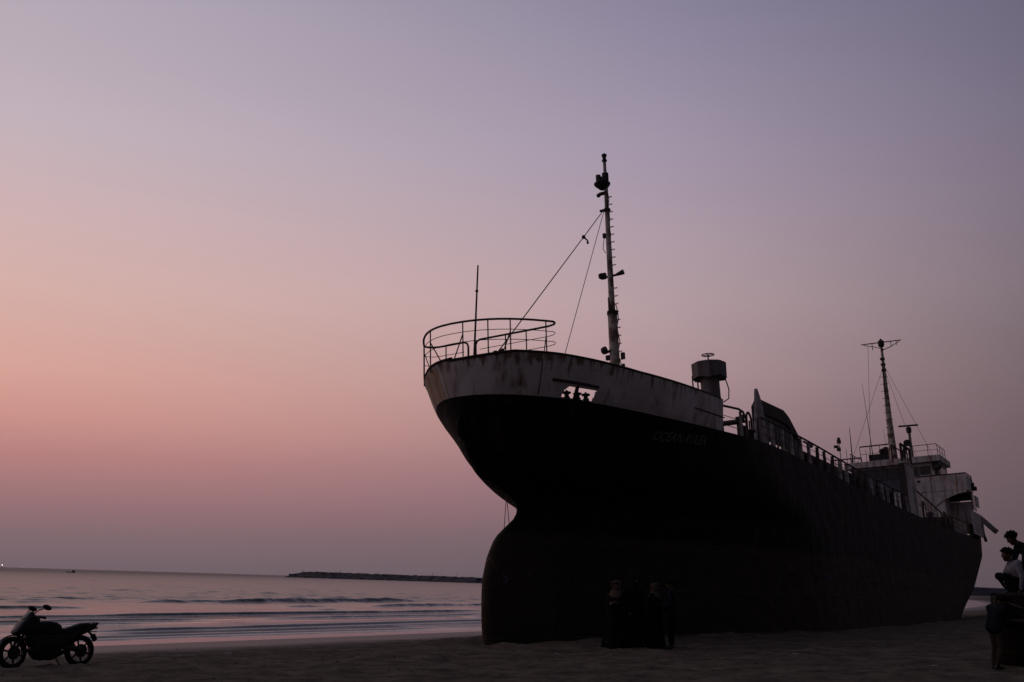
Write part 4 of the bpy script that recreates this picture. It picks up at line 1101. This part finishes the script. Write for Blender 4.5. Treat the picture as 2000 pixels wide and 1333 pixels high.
def person(label, loc, yaw, P, shirt, trousers, hairstyle='short', group=None, scale=1.0, sleeve=1.0, voxel=.009, bare_shins=False, gown=None, scarf=None, veil=False, curl=.5, build=1.0):
    root = empty('person', loc, (0, 0, yaw)); root.scale = (scale,)*3
    tag(root, label, 'person', group)
    J = {k: V(*v) for k, v in P.items()}
    caps = []   # (a, b, ra, rb, zone)
    def c(a, b, ra, rb, zone): caps.append((J[a] if isinstance(a, str) else a, J[b] if isinstance(b, str) else b, ra*build if zone in 'ts' else ra, rb*build if zone in 'ts' else rb, zone))
    up = (J['chest']-J['pelvis']).normalized()
    for sd in ('L', 'R'):
        hip, knee, ank, toe = J['hip'+sd], J['knee'+sd], J['ank'+sd], J['toe'+sd]
        c(hip, knee, .092, .06, 'l'); mid = knee.lerp(ank, .35); c(knee, mid, .058, .056, 'l'); c(mid, ank, .056, .037, 'l')
        c(ank+V(0, 0, -.035), toe, .036, .03, 'f'); heel = ank+(ank-toe).normalized()*.05; heel.z = min(ank.z-.04, toe.z+.01); c(ank, heel, .036, .03, 'f')
        c(J['pelvis'], hip, .11, .10, 'l')
        sh, el, wr = J['sh'+sd], J['el'+sd], J['wr'+sd]
        c(sh, el, .056, .041, 's'); c(el, wr, .040, .027, 's' if sleeve > .8 else 'a')
        c(J['chest'], sh, .10, .062, 't')
        hd = J.get('hd'+sd)
        hdir = (hd if hd is not None else wr+(wr-el)) - wr
        pn = V(0, -1 if sd == 'L' else 1, 0) if abs(hdir.normalized().y) < .8 else V(-1, 0, 0)
        for a, b, ra, rb in hand_segs(wr, hdir, pn, 1 if sd == 'L' else -1, curl): caps.append((a, b, ra, rb, 'h'))
    lat = (J['shL']-J['shR']).normalized()
    for q in (-.065, .065): c(J['pelvis']+lat*q, J['waist']+lat*q*.9, .105, .10, 't'); c(J['waist']+lat*q*.9, J['chest']+lat*q*1.2, .10, .105, 't')
    c(J['chest'], J['neck'], .085, .052, 't'); c(J['neck'], J['head'], .052, .052, 'n')
    # head
    H = J['head']; fwd = V(*P.get('face', (1, 0, 0))).normalized(); hl = lat - fwd*lat.dot(fwd); hl.normalize(); hu = fwd.cross(hl).normalized()
    if hu.z < 0: hu = -hu
    def hp(f, l, u): return H+fwd*f+hl*l+hu*u
    hs = [(hp(-.012, 0, .045), hp(-.025, 0, .045), .088, .088), (hp(.015, 0, .05), hp(.015, 0, .0), .078, .068), (hp(.03, 0, -.02), hp(.045, 0, -.075), .058, .034),
          (hp(.062, .025, .048), hp(.062, -.025, .048), .028, .028), (hp(.085, 0, .03), hp(.103, 0, -.008), .010, .015), (hp(.074, .02, -.045), hp(.074, -.02, -.045), .013, .013), (hp(.072, .018, -.058), hp(.072, -.018, -.058), .012, .012),
          (hp(-.01, .078, .02), hp(-.014, .085, -.005), .018, .014), (hp(-.01, -.078, .02), hp(-.014, -.085, -.005), .018, .014), (hp(.05, .035, -.0), hp(.045, .04, -.02), .028, .028), (hp(.05, -.035, -.0), hp(.045, -.04, -.02), .028, .028)]
    for a, b, ra, rb in hs: caps.append((a, b, ra, rb, 'd'))
    mb = MB()
    for a, b, ra, rb, z in caps: mb.capsule(a, b, ra, rb, 12)
    me = grow(mb, 'body', voxel)
    me.materials.append(M['skin'])
    body = bpy.data.objects.new('body', me); COL.objects.link(body); body.parent = root
    co = np.empty(len(me.vertices)*3); me.vertices.foreach_get('co', co); co = co.reshape(-1, 3)
    nr = np.empty(len(me.vertices)*3); me.vertex_normals.foreach_get('vector', nr); nr = nr.reshape(-1, 3)
    D = []
    for a, b, ra, rb, z in caps:
        a_ = np.array(a); ab = np.array(b)-a_; t = np.clip(((co-a_)@ab)/max(ab@ab, 1e-9), 0, 1)
        D.append(np.linalg.norm(co-(a_+t[:, None]*ab), axis=1)-(ra+(rb-ra)*t))
    zone = np.array([c_[4] for c_ in caps])[np.argmin(np.array(D), axis=0)]
    def garment(name, zs, mat, off, fold=.006, seed=1):
        keep = np.isin(zone, list(zs)); idx = -np.ones(len(co), int); idx[keep] = np.arange(keep.sum())
        vs = []
        for v, n in zip(co[keep], nr[keep]):
            k = off+fold*noise.noise(Vector((v[0]*9+seed, v[1]*9, v[2]*5)))+fold*.6*noise.noise(Vector((v[0]*22, v[1]*22+seed, v[2]*14)))
            vs.append(v+n*max(.004, k))
        fs = [tuple(idx[i] for i in p.vertices) for p in me.polygons if all(keep[i] for i in p.vertices)]
        m2 = bpy.data.meshes.new(name); m2.from_pydata([tuple(v) for v in vs], [], fs); m2.update(); m2.materials.append(mat)
        m2.polygons.foreach_set('use_smooth', [True]*len(fs))
        o = bpy.data.objects.new(name, m2); COL.objects.link(o); o.parent = root
        sf = o.modifiers.new('hem', 'SOLIDIFY'); sf.thickness = .006; sf.offset = -1
        return o
    if trousers: garment('trousers', 'l', trousers, .016, .012, 3)
    garment('shirt' if not gown else 'undershirt', 'ts', shirt, .014, .010, 5)
    if trousers: garment('shoes', 'f', M['shoe'], .008, .0, 2)
    for l_ in (-.032, .032):
        MB().ball(hp(.083, l_, .028), .0125, 10, 6).build('eye', M['eye'], body, True)
    if hairstyle and not veil and not scarf:
        rg = random.Random(int(abs(loc[0])*100)); hb = MB()
        for i in range(150):
            th = rg.uniform(0, 2*math.pi); ph = math.acos(rg.uniform(-.35, 1))
            dx, dy, dz = math.sin(ph)*math.cos(th), math.sin(ph)*math.sin(th), math.cos(ph)
            if dx > .55 and dz < .45: continue
            if dz < -.1 and dx > -.25: continue
            b = hp(-.015+dx*.088, dy*.084, .048+dz*.088)
            hb.capsule(b, b+fwd*(.035*dx+rg.uniform(-.01, .02))+hl*dy*.02+hu*(.022+rg.uniform(-.02, .02)), .022, .012, 6, 2)
        hb.ball(hp(-.02, 0, .055), .093, 14, 10, (1, .95, .93))
        for q in (-.05, -.025, 0, .025, .05): hb.capsule(hp(.045, q, .12), hp(.10, q*.9, .095), .026, .012, 7, 2)
        hm = grow(hb, 'hair', .008, 2); hm.materials.append(M['hair'])
        ho_ = bpy.data.objects.new('hair', hm); COL.objects.link(ho_); ho_.parent = root
    if scarf or veil:
        # hood: rings from the crown down over the shoulders, open at the face
        mt = scarf or M['black_cloth']; vs = []; fs = []; n = 36; ns = 12
        rings = [(.10, .03, .0), (.092, .075, .0), (.075, .104, .0), (.045, .118, .0), (.0, .122, .0), (-.05, .118, -.004), (-.10, .108, -.008), (-.145, .118, -.012), (-.18, .155, -.016), (-.23, .195, -.02), (-.29, .215, -.02), (-.34, .222, -.02)]
        top_ = H.z+.045
        for k, (dz, r, dx) in enumerate(rings):
            for j in range(n):
                th = 2*math.pi*j/n; f = 1+.05*noise.noise(Vector((math.cos(th)*2, math.sin(th)*2, dz*9+loc[0])))
                rx = r*(1.0 if dz > -.12 else .80)
                vs.append(V(H.x+dx-.008+math.cos(th)*rx*f, H.y+math.sin(th)*r*f, top_+dz*1.0+.025))
        for k in range(len(rings)-1):
            for j in range(n):
                th = 2*math.pi*(j+.5)/n; c_ = math.cos(th); zc = (rings[k][0]+rings[k+1][0])/2
                if c_ > (.80 if not veil else .84) and (-.112 < zc < .055 if not veil else -.045 < zc < .03): continue
                fs.append((k*n+j, k*n+(j+1) % n, (k+1)*n+(j+1) % n, (k+1)*n+j))
        fs.append(tuple(range(n))[::-1])
        o = MB().add(vs, fs).build('headscarf', mt, root, True)
        sf = o.modifiers.new('hem', 'SOLIDIFY'); sf.thickness = .008; sf.offset = 1
        sb = o.modifiers.new('sub', 'SUBSURF'); sb.levels = 1; sb.render_levels = 1
    if gown:
        vs = []; fs = []; n = 48; rg = random.Random(int(loc[0]*31))
        sx = J['neck'].x
        rings = [(J['neck'].z-.03, .075, .08), (J['neck'].z-.08, .12, .20), (J['chest'].z+.05, .155, .25), (J['chest'].z-.08, .165, .262), (1.08, .16, .255), (.95, .175, .262), (.75, .20, .275), (.5, .23, .30), (.28, .26, .33), (.12, .285, .355), (.035, .30, .37)]
        for k, (z, rx, ry) in enumerate(rings):
            fall = max(0, (1.1-z)/1.1)
            for j in range(n):
                th = 2*math.pi*j/n
                f = 1+fall*(.09*math.sin(th*7+loc[0]*5+k*.12)+.05*math.sin(th*13+2))+.03*noise.noise(Vector((math.cos(th)*2, math.sin(th)*2, z*3+loc[0])))
                vs.append(V(sx-.02*fall+math.cos(th)*rx*f, math.sin(th)*ry*f, z+(.012*math.sin(th*5) if k == len(rings)-1 else 0)))
        for k in range(len(rings)-1):
            for j in range(n): fs.append((k*n+j, k*n+(j+1) % n, (k+1)*n+(j+1) % n, (k+1)*n+j))
        o = MB().add(vs, fs).build('gown', gown, root, True)
        sf = o.modifiers.new('hem', 'SOLIDIFY'); sf.thickness = .008; sf.offset = 1
        sl = MB()
        for sd in ('L', 'R'):
            sl.tube([J['sh'+sd], J['el'+sd].lerp(J['sh'+sd], .0), J['wr'+sd].lerp(J['el'+sd], .12)], [.075, .072, .062], 14)
            oo = sl.build('sleeve', gown, root, True); sl = MB()
    return root

STAND = dict(pelvis=(0, 0, .93), waist=(0, 0, 1.06), chest=(.0, 0, 1.27), neck=(.0, 0, 1.43), head=(.02, 0, 1.54), hipL=(0, .09, .88), hipR=(0, -.09, .88), kneeL=(.02, .10, .48), kneeR=(.02, -.10, .48),
             ankL=(0, .11, .09), ankR=(0, -.11, .09), toeL=(.14, .13, .035), toeR=(.14, -.13, .035), shL=(0, .175, 1.37), shR=(0, -.175, 1.37), elL=(-.02, .22, 1.09), elR=(-.02, -.22, 1.09), wrL=(.06, .22, .86), wrR=(.06, -.22, .86))
def pose(**k):
    d = dict(STAND); d.update(k); return d
G1 = 'people standing by the hull'
def on_ground(x, y): return (x, y, ground_z(x, y)-.005)
def face_yaw(deg): return R(deg)
# yaw: 0 faces right (+x), 180 faces left, -90 faces the camera
hold = dict(elL=(.05, .23, 1.10), elR=(.05, -.23, 1.10), wrL=(.24, .12, 1.14), wrR=(.24, -.10, 1.12))
person('person in a beige headscarf and long black gown facing the camera beside the hull', on_ground(2.88, 28.0), R(-115), pose(**hold), M['black_cloth'], None, None, G1, 1.0, gown=M['black_cloth'], scarf=M['beige_cloth'])
person('tallest cloaked person in black veil and gown among the four by the hull', on_ground(3.35, 28.1), R(-60), pose(), M['black_cloth'], None, None, G1, 1.07, gown=M['black_cloth'], veil=True)
person('person in beige head cover and dark robe, between black veil and blue shirt', on_ground(3.90, 28.25), R(-30), pose(**hold), M['black_cloth'], None, None, G1, .95, gown=M['black_cloth'], scarf=M['beige_cloth'])
person('person in a dark blue shirt and dark trousers turned left towards the veiled group', on_ground(4.32, 28.15), R(165), pose(elL=(.0, .24, 1.1), wrL=(.18, .15, 1.0), elR=(-.02, -.24, 1.1), wrR=(.16, -.2, .98), face=(1, .1, -.25), hipL=(0, .09, .88)), M['navy_cloth'], M['trouser'], 'short', G1, 1.02)
# crouching and leaning figures on the boat, and the one standing at its end
dz = BASE+1.41
squat = dict(pelvis=(-.16, 0, .20), waist=(-.13, 0, .33), chest=(-.0, 0, .52), neck=(.06, 0, .66), head=(.11, 0, .765), face=(1, 0, -.10), hipL=(-.15, .10, .19), hipR=(-.15, -.10, .19), kneeL=(.24, .14, .37), kneeR=(.24, -.14, .37),
             ankL=(.02, .13, .08), ankR=(.02, -.13, .08), toeL=(.16, .15, .03), toeR=(.16, -.15, .03), shL=(-.02, .18, .62), shR=(-.02, -.18, .62), elL=(-.05, .24, .36), elR=(.12, -.20, .38), wrL=(-.02, .23, .13), wrR=(.16, -.02, .24), hdL=(-.0, .23, .0))
GB = 'people on the boat'
person('person in a pale shirt crouching on the boat at the right edge', (10.34, 21.9, dz), R(176), squat, M['pale_cloth'], M['trouser'], 'short', GB, 1.04)
lean = dict(pelvis=(-.50, 0, .62), waist=(-.42, 0, .74), chest=(-.24, 0, .90), neck=(-.10, 0, 1.0), head=(-.01, 0, 1.075), face=(.85, 0, -.5), hipL=(-.50, .09, .58), hipR=(-.50, -.09, .58), kneeL=(-.18, .12, .38), kneeR=(-.22, -.12, .36),
            ankL=(-.42, .12, .08), ankR=(-.46, -.12, .08), toeL=(-.28, .13, .03), toeR=(-.32, -.13, .03), shL=(-.19, .18, .95), shR=(-.19, -.18, .95), elL=(-.12, .22, .68), elR=(-.10, -.22, .68), wrL=(-.10, .17, .44), wrR=(-.10, -.17, .44))
person('person in a dark jacket leaning forward behind the crouching one on the boat', (10.63, 22.5, dz), R(178), lean, M['jacket'], M['trouser'], 'short', GB, 1.08)
hunch = dict(pelvis=(-.05, 0, .90), waist=(-.02, 0, 1.02), chest=(.06, 0, 1.20), neck=(.13, 0, 1.33), head=(.19, 0, 1.42), face=(.9, 0, -.35), elL=(.10, .23, 1.02), elR=(.12, -.22, 1.02), wrL=(.30, .18, .98), wrR=(.32, -.15, 1.0),
             shL=(.06, .19, 1.29), shR=(.06, -.19, 1.29), kneeL=(.05, .11, .47), kneeR=(.0, -.1, .47), ankL=(-.02, .12, .09), ankR=(-.14, -.1, .09), toeL=(.12, .14, .035), toeR=(0, -.12, .035))
x_, y_ = 9.76, 21.6
person('short person in a dark coat standing on the sand at the end of the boat', (x_, y_, ground_z(x_, y_)-.005), R(20), pose(**hunch), M['jacket'], M['tan_cloth'], 'short', None, .90, build=1.28)

# ------------------------------------------------------------------ motorcycle
M['bike'] = material('bike_dark_paint', (.006, .006, .007), .45, (.009, .008, .009), 5, spec=.3)
M['tyre'] = material('tyre_rubber', (.006, .006, .006), .95, (.011, .010, .009), 20, spec=.1)
M['alloy'] = material('dull_alloy', (.016, .016, .017), .6, (.010, .010, .010), 8, metal=.2, spec=.3)
M['seat'] = material('seat_vinyl', (.010, .010, .011), .6, spec=.3)
fr_ = Vector((-9.32, 20.92)); re_ = Vector((-8.44, 21.90)); dv = (fr_-re_).normalized()
gz = (ground_z(fr_.x, fr_.y)+ground_z(re_.x, re_.y))/2-.012
mc = empty('motorcycle', (re_.x, re_.y, gz), (0, R(0), math.atan2(dv.y, dv.x)))
mc.rotation_mode = 'XYZ'
tag(mc, 'dark faired motorcycle parked on the sand facing left by the water', 'motorcycle')
WB_ = 1.33
def wheel(x, w, steer, name):
    a = MB(); rw = .30
    prof = [(rw-.085, -w*.42), (rw-.05, -w*.5), (rw-.02, -w*.42), (rw, -w*.15), (rw, w*.15), (rw-.02, w*.42), (rw-.05, w*.5), (rw-.085, w*.42)]
    n = 40; vs = []; fs = []
    rot = Matrix.Rotation(steer, 3, 'Z')
    for j in range(n):
        th = 2*math.pi*j/n
        for r, y in prof: vs.append(Vector((x, 0, .30))+rot@Vector((r*math.cos(th), y, r*math.sin(th))))
    k = len(prof)
    for j in range(n):
        for i in range(k): fs.append((j*k+i, ((j+1) % n)*k+i, ((j+1) % n)*k+(i+1) % k, j*k+(i+1) % k))
    wh = empty('wheel'); wh.parent = mc
    a.add(vs, fs).build('tyre', M['tyre'], wh, True)
    b = MB(); vs = []; fs = []; prof2 = [(.222, -.04), (.205, -.045), (.20, 0), (.205, .045), (.222, .04)]
    for j in range(n):
        th = 2*math.pi*j/n
        for r, y in prof2: vs.append(Vector((x, 0, .30))+rot@Vector((r*math.cos(th), y, r*math.sin(th))))
    k = 5
    for j in range(n):
        for i in range(k): fs.append((j*k+i, ((j+1) % n)*k+i, ((j+1) % n)*k+(i+1) % k, j*k+(i+1) % k))
    b.add(vs, fs)
    b.build('rim', M['alloy'], wh, True)
    for q in range(6):
        th = 2*math.pi*q/6+.3; d_ = rot@Vector((math.cos(th), 0, math.sin(th))); c0 = Vector((x, 0, .30))
        MB().tube([c0+d_*.03, c0+d_*.12, c0+d_*.207], [.026, .017, .02], 6).build('spoke', M['alloy'], wh)
    h_ = MB(); c0 = Vector((x, 0, .3)); ax = rot@Vector((0, 1, 0)); h_.tube([c0-ax*.07, c0+ax*.07], .035, 12); h_.build('hub', M['alloy'], wh)
    dn = MB(); vs = []; fs = []
    dn.tube([c0+ax*.062, c0+ax*.068], .13, 24); dn.build('brake_disc', M['alloy'], wh)
    return wh
wheel(0, .13, 0, 'rear'); wheel(WB_, .10, R(8), 'front')
def side_prism(name, pts, half_w, mat, bev=.02, taper=None, parent=None):
    # body panel: profile in x-z, narrower towards its upper and lower edges
    mb = MB(); k = len(pts); cx = sum(p[0] for p in pts)/k; cz = sum(p[1] for p in pts)/k
    rings = [(-1, .72), (-.75, .95), (0, 1.03), (.75, .95), (1, .72)]
    vs = [(cx+(x-cx)*s_, y*half_w, cz+(z-cz)*s_) for y, s_ in rings for x, z in pts]
    fs = [tuple(range(k)), tuple(4*k+i for i in range(k))[::-1]] + [(r*k+i, r*k+(i+1) % k, (r+1)*k+(i+1) % k, (r+1)*k+i) for r in range(4) for i in range(k)]
    return mb.add(vs, fs).build(name, mat, parent or mc, True, bev)
side_prism('fuel_tank', [(.42, .71), (.44, .79), (.55, .86), (.72, .89), (.86, .885), (.97, .86), (1.0, .66), (.80, .58), (.48, .60)], .16, M['bike'])
fa = side_prism('fairing', [(.88, .95), (1.02, 1.02), (1.10, 1.0), (1.24, .87), (1.33, .74), (1.36, .66), (1.30, .62), (1.16, .64), (1.0, .60), (.90, .70)], .17, M['bike'])
side_prism('windscreen', [(.98, 1.0), (1.02, 1.07), (1.08, 1.05), (1.2, .92), (1.12, .93)], .11, M['bike'], .01, None, fa)
MB().ball((1.32, 0, .71), .075, 12, 8, (.6, 1.1, .8)).build('headlight', M['lamp_glass'], fa, True)
side_prism('engine', [(.40, .66), (.92, .68), (1.04, .56), (1.0, .30), (.90, .16), (.56, .14), (.42, .24), (.36, .45)], .15, M['alloy'])
side_prism('radiator_shroud', [(.84, .74), (1.02, .72), (1.10, .62), (1.05, .42), (.92, .38), (.86, .5)], .14, M['bike'])
side_prism('belly_pan', [(.60, .24), (1.0, .42), (1.04, .34), (.95, .2), (.80, .14), (.60, .15)], .13, M['bike'])
side_prism('side_panel', [(.06, .68), (.50, .74), (.60, .60), (.50, .34), (.30, .36), (.10, .54)], .12, M['bike'])
side_prism('front_seat', [(.16, .70), (.22, .78), (.40, .73), (.50, .75), (.52, .62), (.18, .60)], .13, M['seat'])
side_prism('rear_seat', [(-.20, .80), (-.14, .84), (.06, .83), (.20, .78), (.22, .70), (-.05, .72), (-.18, .75)], .10, M['seat'])
tl = side_prism('tail_cowl', [(-.36, .83), (-.31, .85), (-.15, .82), (.18, .74), (.20, .56), (-.02, .60), (-.24, .70)], .095, M['bike'])
MB().box((-.30, 0, .735), (.05, .11, .05)).build('tail_light', M['lamp_glass'], tl)
MB().tube([(-.12, 0, .68), (-.22, 0, .62), (-.30, 0, .48)], [.03, .05, .07], 8, flat=.35).build('rear_mudguard', M['bike'], mc)
MB().box((-.285, 0, .56), (.012, .18, .13), Matrix.Rotation(R(25), 3, 'Y')).build('number_plate', M['alloy'], mc)
for y in (-.15, .15):
    MB().tube([(-.14, y*.5, .66), (-.26, y, .66)], .012, 6).build('indicator', M['bike'], mc)
    MB().tube([(WB_, y*.55, .30), (1.08, y*.55, .86)], [.03, .024], 10).build('fork_leg', M['alloy'], mc)
    MB().tube([(0, y*.7, .30), (.50, y*.6, .42)], .03, 8).build('swingarm', M['bike'], mc)
    MB().tube([(1.02, y*.4, .95), (1.0, y*1.5, .96), (.95, y*2.0, .94)], .018, 8).build('handlebar', M['bike'], mc)
    MB().tube([(.96, y*1.95, .945), (.90, y*2.35, .925)], .024, 8).build('grip', M['tyre'], mc)
    mr_ = MB().tube([(1.06, y*.9, .99), (1.0, y*1.45, 1.07), (.93, y*1.9, 1.10)], .011, 6).build('mirror_arm', M['bike'], mc)
    MB().ball((.87, y*2.05, 1.125), .10, 12, 8, (.95, .35, .50), Matrix.Rotation(R(-20), 3, 'Y')).build('mirror_head', M['bike'], mr_, True)
    MB().tube([(.36, y*.9, .36), (.36, y*1.5, .36)], .018, 6).build('foot_peg', M['alloy'], mc)
    MB().tube([(.10, y*.6, .72), (-.02, y*.75, .70), (-.16, y*.7, .80), (-.24, y*.3, .84)], .014, 6).build('grab_rail', M['alloy'], mc)
pts = []; vs = []; fs = []
for i in range(11):
    th = R(35+i*11.5); 
    for y in (-.06, -.03, .03, .06): vs.append((WB_+.335*math.cos(th)*1.0, y, .30+.335*math.sin(th)-(.02 if abs(y) > .05 else 0)))
for i in range(10):
    for j in range(3): fs.append((i*4+j, (i+1)*4+j, (i+1)*4+j+1, i*4+j+1))
o = MB().add(vs, fs).build('front_mudguard', M['bike'], mc, True); o.modifiers.new('t', 'SOLIDIFY').thickness = .006
MB().tube([(.9, -.12, .35), (.75, -.17, .16), (.45, -.17, .17), (.25, -.19, .28), (.02, -.2, .42)], [.022, .022, .025, .045, .05], 10).build('exhaust', M['alloy'], mc, True)
MB().tube([(.15, 0, .60), (.48, 0, .44)], .045, 10).build('rear_shock', M['rust'], mc)
MB().tube([(.0, .075, .33), (.50, .08, .43)], .03, 6, flat=1.6).build('chain_guard', M['bike'], mc)
MB().tube([(.55, .13, .20), (.50, .30, .012)], .014, 6).build('side_stand', M['alloy'], mc)
MB().tube([(1.1, 0, .9), (.92, 0, .72), (.5, 0, .62), (.05, 0, .68)], .03, 8).build('frame_tube', M['bike'], mc)
mc.rotation_euler = (R(4), 0, math.atan2(dv.y, dv.x))

# ------------------------------------------------------------------ litter and shells on the sand
M['litter'] = material('pale_litter', (.30, .28, .27), .8, (.2, .19, .18), 6)
rg = random.Random(3)
lit = [(6.77, 25.35, 'torn pale scrap of litter on the open sand right of the people', .11), (-6.9, 27.6, 'small pale scrap on the damp sand right of the motorcycle', .10), (1.2, 24.6, 'tiny pale shell scrap on the sand in front of the people', .06), (8.6, 21.9, 'small pale scrap on the sand left of the boat', .07), (-3.1, 23.2, 'small pale scrap alone on the sand left of the bow foot', .07)]
for x, y, lab, sz in lit:
    mb = MB(); n = 9; vs = [(0, 0, .02)]
    for j in range(n):
        th = 2*math.pi*j/n; r = sz*rg.uniform(.6, 1.2); vs.append((r*math.cos(th), r*math.sin(th)*.6, rg.uniform(-.0, .035)))
    o = mb.add(vs, [(0, 1+j, 1+(j+1) % n) for j in range(n)]).build('litter_scrap', M['litter'])
    o.location = (x, y, ground_z(x, y)+.012); o.rotation_euler = (0, 0, rg.uniform(0, 6)); o.modifiers.new('t', 'SOLIDIFY').thickness = .008
    tag(o, lab, 'litter', 'litter on the sand')
# weed wrack and clods lying on the sand: nobody could count them
M['wrack'] = material('dark_weed_wrack', (.035, .030, .024), .9, (.06, .05, .04), 10)
mb = MB()
for i in range(900):
    a = rg.uniform(-6, 40); s_ = rg.uniform(2, 24.5)
    x = a*AX.x+s_*SX.x; y = a*AX.y+s_*SX.y
    if y < 14 or y > 60: continue
    r = rg.uniform(.007, .022)*(1.6 if rg.random() < .08 else 1)
    mb.ball((x, y, ground_z(x, y)+r*.25), r, 6, 4, (rg.uniform(.8, 2.2), rg.uniform(.6, 1.2), rg.uniform(.4, .8)), Matrix.Rotation(rg.uniform(0, 6), 3, 'Z'))
o = mb.build('beach_wrack', M['wrack']); tag(o, kind='stuff')
